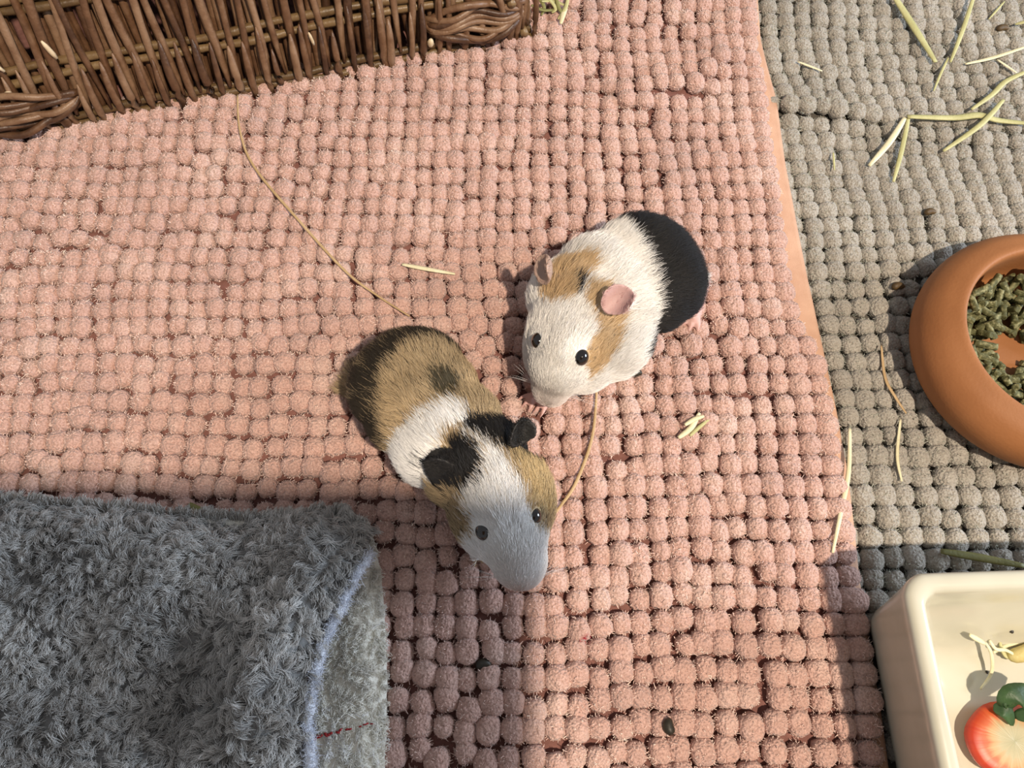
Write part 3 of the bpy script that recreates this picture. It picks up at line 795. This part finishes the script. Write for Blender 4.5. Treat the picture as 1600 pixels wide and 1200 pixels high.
# lower panel: cream lining seen beyond the seam
def low_z(x, y):
    return 0.0055 + 0.0015*wob(x, y, 51, 40) - 0.006*smooth01((x-(out_x(y)-0.012))/0.012)
def lower():
    o = surface('lower_panel', lambda y: seam_x(y)-0.10, lambda y: out_x(y), YB, float(P(545, 812, 0.004)[1]), low_z, 0.006, m_creamcloth, sack, nx=40, ny=60)
    o['label'] = 'cream fleece lining'; return o
lo = lower()
# white seam
def seam():
    ys = np.linspace(seamc[1, 1], -0.29, 60); path = []
    for i, y in enumerate(ys):
        x = float(seam_x(y)); z = float(sack_z(np.array(x), np.array(y)))
        path.append((x+0.0032+0.0004*math.sin(i*1.7), y, z+0.0022))
    V, Q = tube_np(path, [0.0021+0.0004*math.sin(i*0.9)+0.0003*math.sin(i*2.3) for i in range(60)], 10)
    o = mesh_np('seam', V, Q, m_seam, sack); o['label'] = 'white seam along the opening'
    # fuzz of the seam
    n = 6500; k = rng.integers(0, 60, n); p = np.array(path)[k] + rng.normal(size=(n, 3))*0.0012
    d = rng.normal(size=(n, 3)); d[:, 2] = np.abs(d[:, 2]); d[:, 0] += 0.5; d /= np.linalg.norm(d, axis=1)[:, None]
    L = rng.uniform(.0015, .0042, (n, 1)); pts = np.stack([p, p+d*L*.5, p+d*L+rng.normal(size=(n, 3))*.0004], 1)
    hair('pile', pts, np.array([[.80, .84, .92]])*rng.uniform(.85, 1.1, (n, 1)), 0.0002, m_plush, o)
seam()
def tufts(n_t, per, sampler, zf, L, col, spread, rad, parent, lean=0.9, edge=None):
    xy = sampler(n_t); x, y = xy[:, 0], xy[:, 1]; z = zf(x, y); n_t = len(x)
    e = 0.0015; gx = (zf(x+e, y)-zf(x-e, y))/(2*e); gy = (zf(x, y+e)-zf(x, y-e))/(2*e)
    N = np.stack([-gx, -gy, np.ones(n_t)], 1); N /= np.linalg.norm(N, axis=1)[:, None]
    a = 2.2*wob(x, y, 61, 120)+1.3*wob(x, y, 62, 320)+rng.normal(size=n_t)*0.6 - 1.0
    D = np.stack([np.cos(a), np.sin(a), np.zeros(n_t)], 1)*lean + N*0.75
    if edge is not None: D = D + edge(x, y)
    D /= np.linalg.norm(D, axis=1)[:, None]
    base = np.stack([x, y, z], 1)
    Lt = L*rng.uniform(0.7, 1.25, (n_t, 1, 1))
    tipc = base[:, None, :] + D[:, None, :]*Lt
    r = rng.normal(size=(n_t, per, 3))*spread; r[:, :, 2] *= 0.2
    root = base[:, None, :]+r
    tip = tipc + rng.normal(size=(n_t, per, 3))*spread*0.60
    mid = root*0.45+tip*0.55 + N[:, None, :]*Lt*0.22 + rng.normal(size=(n_t, per, 3))*spread*0.25
    mid2 = root*0.15+tip*0.85 + N[:, None, :]*Lt*0.12
    pts = np.stack([root, mid, mid2, tip], 2).reshape(-1, 4, 3)
    tone = (1+0.16*wob(x, y, 71, 90))[:, None]*rng.uniform(0.75, 1.2, (n_t, 1))
    c = np.array(col)[None, None]*tone[:, None, :]*rng.uniform(0.85, 1.12, (n_t, per, 1))
    return hair('pile', pts, np.clip(c.reshape(-1, 3), 0, 1), rad, m_plush, parent, tip=0.5)
def samp_up(n):
    x = rng.uniform(-0.46, 0.0, n*2); y = rng.uniform(-0.27, -0.03, n*2)
    k = (x < seam_x(y)+0.0005) & (y < top_y(x)+0.001); return np.stack([x[k], y[k]], 1)[:n]
tufts(13000, 20, samp_up, sack_z, 0.0070, (0.60, 0.59, 0.565), 0.0014, 0.00014, up)
def samp_edge(n):
    x = rng.uniform(-0.46, topc[-1, 0], n); y = top_y(x)+rng.uniform(-0.001, 0.0008, n); return np.stack([x, y], 1)
tufts(900, 10, samp_edge, lambda x, y: 0.003+0*x, 0.006, (0.60, 0.59, 0.56), 0.0011, 0.0002, up, 0.4, lambda x, y: np.stack([0*x, 0*x+1.0, 0*x+.1], 1))
def samp_lo(n):
    x = rng.uniform(-0.16, 0.0, n*3); y = rng.uniform(-0.27, -0.055, n*3)
    k = (x > seam_x(y)-0.002) & (x < out_x(y)-0.0005); return np.stack([x[k], y[k]], 1)[:n]
tufts(2600, 10, samp_lo, low_z, 0.0028, (0.95, 0.92, 0.83), 0.0013, 0.00015, lo, 0.8,
      lambda x, y: np.stack([1.6*smooth01((x-out_x(y)+0.006)/0.006), 0*x, 0*x], 1))
def red_marks():
    q = resample([P(470, 1160, 0.0125), P(500, 1150, 0.0125), P(540, 1140, 0.0120), P(582, 1130, 0.0110)], 26)
    r = random.Random(4)
    for i in range(24):
        if r.random() < 0.25 and i > 10: continue
        a = q[i]+np.array([0, r.gauss(0, .0004), 0]); b_ = q[i+1]+np.array([r.gauss(0, .0006), r.gauss(0, .0008), 0]); a[2] = b_[2] = float(low_z(np.array(a[0]), np.array(a[1])))+0.0032
        w = 0.0010*(1-i/34)
        V, Q = tube_np(resample([a, b_], 4), [w*.5, w, w, w*.5], 6); mesh_np('red_mark', V, Q, m_thread, sack)
red_marks()

# ------------------------------------------------------------------ guinea pigs
def ell(bm, c, r, yaw=0.0, pitch=0.0, seg=28):
    m = Matrix.Translation(Vector(c)) @ Matrix.Rotation(yaw, 4, 'Z') @ Matrix.Rotation(pitch, 4, 'Y') @ Matrix.Diagonal((*r, 1))
    bmesh.ops.create_uvsphere(bm, u_segments=seg, v_segments=seg//2, radius=1.0, matrix=m)
def capsule(bm, a, b, ra, rb):
    a = np.array(a); b = np.array(b)
    for t in np.linspace(0, 1, 7):
        ell(bm, a+(b-a)*t, [ra+(rb-ra)*t]*3, seg=12)
def ear(bm, c, out, up_, R, cup=0.35, th=0.0014, wide=0.85):
    """cupped disc: out = facing normal, up_ = direction to the tip"""
    out = Vector(out).normalized(); up_ = Vector(up_); up_ = (up_-out*up_.dot(out)).normalized(); sd = up_.cross(out)
    n, k = 7, 22; rows = []
    for side in (1, -1):
        grid = [[None]*k for _ in range(n)]
        for i in range(n):
            for j in range(k):
                rr = i/(n-1)*R; a = 2*math.pi*j/k
                rr = rr*(1+(0.09*math.sin(2*a+0.7)+0.06*math.sin(3*a+0.3))*i/(n-1)); h = cup*rr*rr/R*(1+0.35*math.sin(2*a+1.0))
                t_ = th*(1-0.5*(i/(n-1))**3)
                p = Vector(c) + sd*(rr*math.cos(a)*wide) + up_*(rr*math.sin(a)) + out*(h+side*t_)
                grid[i][j] = bm.verts.new(p)
        rows.append(grid)
    for s, g in enumerate(rows):
        for i in range(n-1):
            for j in range(k):
                f = (g[i][j], g[i][(j+1) % k], g[i+1][(j+1) % k], g[i+1][j])
                try: bm.faces.new(f if s else f[::-1])
                except ValueError: pass
    for j in range(k):
        bm.faces.new((rows[0][-1][j], rows[0][-1][(j+1) % k], rows[1][-1][(j+1) % k], rows[1][-1][j]))
def foot(bm, heel, toe, n_toe, r=0.0026, spread=0.0048, tl=0.0085):
    heel = np.array(heel); toe = np.array(toe); d = toe-heel; d /= np.linalg.norm(d); s = np.cross(d, (0, 0, 1)); s /= np.linalg.norm(s)
    capsule(bm, heel, toe, r*1.15, r*1.3)
    for i in range(n_toe):
        f = (i-(n_toe-1)/2)/max(1, (n_toe-1)/2) if n_toe > 1 else 0
        a = toe+s*f*spread*0.55; L = tl*(1-0.18*abs(f))
        b_ = a+(d+s*f*0.35)*L*0.55+np.array([0, 0, 0.0006]); c_ = b_+(d+s*f*0.3+np.array([0, 0, -.35]))*L*0.45
        capsule(bm, a, b_, r*0.62, r*0.55); capsule(bm, b_, c_, r*0.55, r*0.30)
m_skin, nt, b = new_mat('guinea_pig_skin')
a_ = nt.nodes.new('ShaderNodeAttribute'); a_.attribute_name = 'col'
nt.links.new(a_.outputs['Color'], b.inputs['Base Color']); b.inputs['Roughness'].default_value = 0.55
b.inputs['Subsurface Weight'].default_value = 0.12; b.inputs['Subsurface Radius'].default_value = (0.004, 0.0015, 0.001); b.inputs['Subsurface Scale'].default_value = 1.0
bump(nt, b, tex_noise(nt, pos(nt), 900, 2), 0.0003, 0.6)
m_eye, nt, b = new_mat('eye_black'); b.inputs['Base Color'].default_value = (0.006, 0.005, 0.005, 1); b.inputs['Roughness'].default_value = 0.05; b.inputs['Coat Weight'].default_value = 1.0
nt.links.new(ramp(nt, tex_noise(nt, objco(nt), 50), [(0.3, (0.004, 0.003, 0.003)), (0.7, (0.012, 0.008, 0.006))]), b.inputs['Base Color'])
m_claw = simple('claw', [(0.3, (0.45, 0.36, 0.30)), (0.7, (0.6, 0.5, 0.42))], 200, 0.4, 500, 0.0001)
m_fur = hair_mat('guinea_pig_fur', 0.5, 0.35)

def build_pig(label, spec):
    bm = bmesh.new()
    for px, py, z, r, yaw, pitch in spec['blobs']: ell(bm, P(px, py, z), r, yaw, pitch)
    for px, py, z, R, out, up_, cup, wide in spec['ears']: ear(bm, P(px, py, z), out, up_, R, cup, wide=wide)
    for h, t, n, r in spec['feet']: foot(bm, P(*h), P(*t), n, r)
    for a, b_, ra, rb in spec['legs']: capsule(bm, P(*a), P(*b_), ra, rb)
    me = bpy.data.meshes.new('guinea_pig'); bm.to_mesh(me); bm.free()
    o = bpy.data.objects.new('guinea_pig', me); COL.objects.link(o)
    rm = o.modifiers.new('r', 'REMESH'); rm.mode = 'VOXEL'; rm.voxel_size = 0.00085
    sm = o.modifiers.new('s', 'SMOOTH'); sm.factor = 0.5; sm.iterations = 4
    dg = bpy.context.evaluated_depsgraph_get(); me2 = bpy.data.meshes.new_from_object(o.evaluated_get(dg)); o.modifiers.clear(); o.data = me2; me2.name = 'guinea_pig'
    me2.polygons.foreach_set('use_smooth', np.ones(len(me2.polygons), bool))
    nv = len(me2.vertices); V = np.empty(nv*3, np.float32); me2.vertices.foreach_get('co', V); V = V.reshape(-1, 3).astype(float)
    # extra smoothing on the trunk only
    ears = [(P(e[0], e[1], e[2]), e[3]) for e in spec['ears']]
    feet = [(P(*f[0]), P(*f[1])) for f in spec['feet']]
    def near_ear(Q, k=1.05):
        d = np.full(len(Q), 9.0)
        for c, R in ears: d = np.minimum(d, np.linalg.norm(Q-c, axis=1)/R)
        return d
    def near_foot(Q):
        d = np.full(len(Q), 9.0)
        for h, t in feet:
            dv = t-h; L = np.linalg.norm(dv); dv = dv/L; s = np.clip((Q-h) @ dv, 0, L+0.015); d = np.minimum(d, np.linalg.norm(Q-(h+s[:, None]*dv), axis=1))
        return d
    ed = np.empty(len(me2.edges)*2, np.int32); me2.edges.foreach_get('vertices', ed); ed = ed.reshape(-1, 2)
    deg = np.zeros(nv); np.add.at(deg, ed[:, 0], 1); np.add.at(deg, ed[:, 1], 1)
    w = (smooth01((near_ear(V)-1.0)/0.4)*smooth01((near_foot(V)-0.005)/0.004))[:, None]
    for _ in range(40):
        S = np.zeros_like(V); np.add.at(S, ed[:, 0], V[ed[:, 1]]); np.add.at(S, ed[:, 1], V[ed[:, 0]])
        V = V + w*0.6*(S/deg[:, None]-V)
    me2.vertices.foreach_set('co', V.astype(np.float32).ravel()); me2.update()
    # coat
    coat = [(poly_px(pts, z), colr) for pts, z, colr in spec['coat']]
    def coat_col(Q):
        c = np.tile(np.array(spec['base']), (len(Q), 1)).astype(float)
        for poly, colr in coat: c[in_poly(Q[:, 0], Q[:, 1], poly)] = colr
        return c
    n_ = np.empty(nv*3, np.float32); me2.vertices.foreach_get('normal', n_); n_ = n_.reshape(-1, 3)
    col = coat_col(V)*0.85; skin = np.array(spec.get('foot_col', (0.62, 0.38, 0.34)))
    ne = near_ear(V); e_in = ne < 1.15
    for (c, R), ec, es in zip(ears, spec['ear_col'], spec['ears']):
        k = np.linalg.norm(V-c, axis=1) < R*1.15; col[k] = ec
    col[near_foot(V) < 0.006] = skin
    nose = P(*spec['nose']); k = np.linalg.norm(V-nose, axis=1) < 0.0042; col[k] = (0.62, 0.40, 0.36)
    at_ = me2.attributes.new('col', 'FLOAT_COLOR', 'POINT'); at_.data.foreach_set('color', np.concatenate([col, np.ones((nv, 1))], 1).astype(np.float32).ravel())
    me2.materials.clear(); me2.materials.append(m_skin)
    tag(o, label, 'guinea pig')
    # eyes
    bvh = BVHTree.FromObject(o, bpy.context.evaluated_depsgraph_get())
    eyes = []
    for px, py, z, r in spec['eyes']:
        d = P(px, py, 0)-CAM; hit, nrm, _, _ = bvh.ray_cast(Vector(CAM), Vector(d).normalized())
        if hit is None: hit, nrm, _, _ = bvh.find_nearest(Vector(P(px, py, z)))
        c = np.array(hit)-np.array(nrm)*r*0.45; eyes.append((c, r))
        V2 = []; Q2 = []
        bm = bmesh.new(); bmesh.ops.create_uvsphere(bm, u_segments=24, v_segments=16, radius=r); me = bpy.data.meshes.new('eye'); bm.to_mesh(me); bm.free()
        me.polygons.foreach_set('use_smooth', np.ones(len(me.polygons), bool)); me.materials.append(m_eye)
        e = link('eye', me, o); e.location = c; e.scale = (0.92, 1.08, 1)
    # nostrils
    sdv = np.cross(P(*spec['spine'][1])-nose, (0, 0, 1)); sdv /= np.linalg.norm(sdv); fw = nose-P(*spec['spine'][1]); fw /= np.linalg.norm(fw)
    for q in (-1, 1):
        h_, n__, _, _ = bvh.find_nearest(Vector(nose+sdv*q*0.0019+fw*0.004+np.array([0, 0, .0015])))
        bm = bmesh.new(); bmesh.ops.create_uvsphere(bm, u_segments=12, v_segments=8, radius=0.00075); me = bpy.data.meshes.new('nostril'); bm.to_mesh(me); bm.free(); me.materials.append(m_eye)
        e = link('nostril', me, o); e.location = h_; e['label'] = 'dark nostril'
    # fur: area weighted samples on the mesh
    me2.calc_loop_triangles(); T = np.empty(len(me2.loop_triangles)*3, np.int32); me2.loop_triangles.foreach_get('vertices', T); T = T.reshape(-1, 3)
    A, B, C = V[T[:, 0]], V[T[:, 1]], V[T[:, 2]]; cr = np.cross(B-A, C-A); ar = np.linalg.norm(cr, axis=1); nn = cr/(ar[:, None]+1e-15)
    ctr = (A+B+C)/3; wgt = ar*(1+1.6*np.exp(-(np.linalg.norm(ctr-nose, axis=1)/0.03)**2))*np.where(nn[:, 2] < -0.55, 0.25, 1)
    n = spec['n']; t = rng.choice(len(T), n, p=wgt/wgt.sum()); r1 = np.sqrt(rng.random(n))[:, None]; r2 = rng.random(n)[:, None]
    root = A[t]*(1-r1)+B[t]*r1*(1-r2)+C[t]*r1*r2; N = nn[t]
    keep = ((near_foot(root) > 0.0072) | (rng.random(n) < (0.5 if 'foot_col' in spec else 0.0))) & (np.linalg.norm(root-nose, axis=1) > 0.0038)
    for c, r in eyes: keep &= np.linalg.norm(root-c, axis=1) > r*1.04
    ne = near_ear(root); keep &= (ne > 1.02) | (rng.random(n) < spec['ear_fur'])
    keep &= root[:, 2] > 0.001
    root, N, ne = root[keep], N[keep], ne[keep]; n = len(root)
    # flow from the nose to the rump
    sp_ = np.array([P(*q) for q in spec['spine']]); seg = np.diff(sp_, axis=0); mids = (sp_[1:]+sp_[:-1])/2
    wts = np.stack([np.exp(-(np.linalg.norm(root-m, axis=1)/0.018)**2) for m in mids], 1)+1e-9; wts /= wts.sum(1, keepdims=True)
    flow = wts @ (seg/np.linalg.norm(seg, axis=1)[:, None])
    rad = root-nose; rl = np.linalg.norm(rad, axis=1, keepdims=True); flow = flow + rad/rl*np.exp(-(rl/0.03)**2)*1.2
    flow = flow+np.stack([0*rl[:, 0], 0*rl[:, 0], -0.25+0*rl[:, 0]], 1)
    jit = np.stack([wob(root[:, 0]*1+root[:, 2], root[:, 1], 81+i, 230) for i in range(3)], 1)*0.22
    flow = flow+jit+rng.normal(size=(n, 3))*0.16
    flow -= (flow*N).sum(1, keepdims=True)*N; flow /= np.linalg.norm(flow, axis=1, keepdims=True)+1e-9
    L = spec['len']*(0.28+0.72*smooth01((rl[:, 0]-0.008)/0.05))*rng.uniform(0.7, 1.2, n)
    L = np.where(ne < 1.15, 0.0022, L)
    for c, r in eyes: L = np.where(np.linalg.norm(root-c, axis=1) < r+0.0055, np.minimum(L, 0.0022), L)
    L = L[:, None]; lift = rng.uniform(0.16, 0.42, (n, 1))
    p1 = root+(flow+N*lift*1.3)*L*0.35; p2 = p1+(flow+N*lift*0.7)*L*0.35; p3 = p2+(flow+N*lift*0.1+rng.normal(size=(n, 3))*0.12)*L*0.32
    p0 = root-N*0.0002
    c = coat_col(root+rng.normal(size=(n, 3))*spec['jit'])
    for (ec_, R), ecol in zip(ears, spec['ear_col']):
        k = np.linalg.norm(root-ec_, axis=1) < R*1.1; c[k] = ecol
    c = c*rng.uniform(0.80, 1.12, (n, 1))*(1+0.10*wob(root[:, 0], root[:, 1], 91, 160))[:, None]
    mt = (np.abs(c-np.array(DK)).max(1) < 0.02) & (wob(root[:, 0], root[:, 1], 95, 300)+rng.normal(size=n)*0.8 > 1.25); c[mt] = np.array(spec['base'])*0.8
    dark = c.max(1) < 0.06; tanm = (c[:, 2] < c[:, 0]*0.6) & ~dark
    tick = tanm & (rng.random(n) < spec.get('tick', 0.0)); c[tick] = (0.05, 0.038, 0.022)
    # face hairs near the nose are a little pinker
    pk = np.exp(-(rl/0.010)**2)*0.5; c = c*(1-pk)+np.array((0.66, 0.46, 0.41))*pk
    hair('fur', np.stack([p0, p1, p2, p3], 1), np.clip(c, 0, 1), 0.000110, m_fur, o, tip=0.25)
    # whiskers
    wp = []
    for s in (-1, 1):
        for i in range(7):
            side = np.cross(seg[0]/np.linalg.norm(seg[0]), (0, 0, 1)); b0 = nose+seg[0]/np.linalg.norm(seg[0])*0.006+side*s*0.007
            hit, nr, _, _ = bvh.find_nearest(Vector(b0+np.array([0, 0, random.uniform(-.003, .003)])))
            d = side*s+seg[0]/np.linalg.norm(seg[0])*random.uniform(-.2, .6)+np.array([0, 0, random.uniform(-.1, .5)]); d /= np.linalg.norm(d); Lw = random.uniform(.012, .020)
            h = np.array(hit); wp.append([h, h+d*Lw*.4, h+d*Lw*.75+np.array([0, 0, -.001]), h+d*Lw+np.array([0, 0, -.003])])
    wp = np.array(wp); hair('whiskers', wp, np.full((len(wp), 3), 0.75), 0.00007, m_fur, o)
    return o

WHITE = (0.90, 0.87, 0.82); BLACK = (0.012, 0.011, 0.011); TAN = (0.62, 0.44, 0.245); PINKEAR = (0.52, 0.33, 0.31)
R_ = math.radians; DK = (0.040, 0.032, 0.022)
pigA = dict(
    base=WHITE, n=85000, len=0.0080, ear_fur=0.015, tick=0.05, jit=0.0009,
    blobs=[(1016, 421, .026, (.0270, .0350, .026), R_(35), 0), (995, 434, .026, (.032, .0350, .026), R_(35), 0), (950, 455, .027, (.032, .0345, .0265), R_(40), 0),
           (912, 480, .028, (.028, .0315, .026), R_(60), 0), (950, 530, .022, (.028, .023, .020), R_(45), 0), (893, 520, .033, (.030, .0240, .0215), R_(70), R_(18)), (878, 560, .028, (.024, .0185, .0180), R_(72), R_(20)),
           (863, 600, .020, (.0140, .0115, .0115), R_(75), R_(15)), (918, 565, .022, (.020, .016, .016), R_(50), 0), (848, 545, .021, (.020, .0105, .015), R_(85), 0)],
    ears=[(969, 471, .0575, .0098, (-.35, -.30, .85), (.75, .50, .15), .55, .82), (858, 420, .058, .0092, (-.85, -.25, .30), (-.15, .55, .75), .40, .85)],
    ear_col=[PINKEAR, (0.42, 0.29, 0.23)],
    feet=[((1100, 442, .005), (1083, 496, .002), 3, .0036), ((872, 606, .005), (848, 630, .001), 3, .0022), ((852, 602, .005), (830, 622, .001), 3, .0022)],
    legs=[((1060, 430, .016), (1096, 438, .006), .012, .0042), ((900, 560, .02), (870, 606, .006), .008, .004), ((870, 560, .02), (852, 600, .006), .008, .004)],
    nose=(857, 618, .019), eyes=[(910, 559, .03, .0047), (837, 532, .03, .0044)],
    spine=[(857, 618, .02), (875, 565, .03), (895, 510, .04), (935, 465, .04), (990, 435, .04), (1080, 400, .03)],
    coat=[([(950, 335), (972, 345), (985, 372), (998, 400), (1012, 430), (1022, 455), (1026, 485), (1020, 510), (1008, 540), (1100, 620), (1300, 500), (1200, 200), (960, 200)], .045, BLACK),
          ([(1096, 395), (1200, 380), (1200, 560), (1092, 500)], .015, WHITE),
          ([(868, 393), (900, 390), (926, 396), (930, 412), (915, 432), (902, 460), (880, 475), (855, 480), (846, 450), (852, 420)], .055, TAN),
          ([(908, 455), (945, 452), (968, 490), (968, 520), (958, 545), (938, 566), (918, 578), (912, 560), (925, 530), (922, 505), (908, 485)], .048, TAN),
          ([(894, 430), (906, 428), (909, 442), (904, 458), (896, 458)], .058, BLACK)])
A_obj = build_pig('young white guinea pig with a black rump and pink ear, right of the other', pigA)

TANB = (0.50, 0.375, 0.22); DK = (0.040, 0.032, 0.022); WB = (0.90, 0.89, 0.87)
pigB = dict(
    base=TANB, n=85000, len=0.0080, ear_fur=0.75, tick=0.12, jit=0.0016,
    blobs=[(640, 600, .026, (.0295, .0320, .0255), R_(-58), 0), (662, 632, .026, (.033, .0315, .026), R_(-58), 0), (700, 680, .027, (.031, .0300, .026), R_(-52), 0),
           (745, 728, .031, (.027, .0270, .024), R_(-55), 0), (778, 775, .034, (.026, .0240, .0215), R_(-65), R_(12)), (795, 826, .031, (.024, .0190, .0175), R_(-70), R_(12)),
           (810, 872, .025, (.0165, .0145, .0130), R_(-75), R_(10)), (752, 815, .025, (.022, .014, .016), R_(-62), 0), (828, 782, .027, (.022, .012, .015), R_(-85), 0)],
    ears=[(692, 735, .048, .0100, (-.30, -.60, .75), (-.95, .1, -.25), .20, .72), (812, 674, .056, .0085, (.35, -.55, .65), (.35, .8, .3), .35, .70)],
    ear_col=[(0.012, 0.011, 0.011), (0.013, 0.012, 0.011)],
    foot_col=(0.40, 0.29, 0.17), feet=[((566, 574, .006), (548, 602, .002), 4, .0036), ((800, 830, .006), (806, 850, .002), 3, .0022), ((745, 850, .006), (750, 866, .002), 3, .0022)],
    legs=[((600, 590, .018), (562, 580, .008), .012, .0065), ((770, 790, .02), (800, 830, .006), .008, .004), ((740, 800, .02), (745, 850, .006), .008, .004)],
    nose=(808, 910, .022), eyes=[(752, 832, .03, .0046), (839, 806, .03, .0042)],
    spine=[(808, 912, .02), (795, 840, .03), (775, 775, .04), (735, 710, .04), (680, 640, .04), (600, 555, .03)],
    coat=[([(520, 640), (520, 480), (640, 480), (730, 520), (745, 560), (720, 560), (685, 546), (650, 558), (622, 585), (606, 612), (606, 650), (612, 700), (560, 700)], .036, DK),
          ([(500, 565), (558, 555), (562, 600), (552, 650), (500, 650)], .008, TANB),
          ([(676, 590), (700, 578), (722, 592), (724, 618), (704, 630), (684, 618)], .053, (0.075, 0.062, 0.034)),
          ([(600, 705), (636, 676), (668, 658), (700, 640), (722, 640), (736, 655), (732, 676), (706, 680), (690, 700), (684, 724), (672, 745), (668, 790), (600, 760)], .046, WB),
          ([(733, 655), (775, 652), (800, 645), (850, 650), (860, 720), (838, 728), (815, 728), (792, 712), (765, 698), (742, 688), (728, 675)], .052, BLACK),
          ([(656, 712), (690, 715), (708, 700), (728, 694), (752, 705), (764, 730), (752, 768), (742, 782), (715, 772), (690, 755), (665, 735)], .052, BLACK),
          ([(722, 686), (745, 690), (768, 702), (788, 716), (802, 742), (818, 775), (830, 800), (846, 830), (900, 850), (900, 980), (740, 980), (722, 880), (716, 848), (732, 836), (738, 818), (728, 785), (740, 782), (754, 768), (766, 735), (757, 706), (735, 696)], .048, WB),
          ([(806, 716), (830, 728), (862, 724), (866, 800), (846, 800), (830, 785), (816, 755)], .040, (0.62, 0.47, 0.25))])
B_obj = build_pig('young tan, black and white guinea pig with black ears, left of the other', pigB)
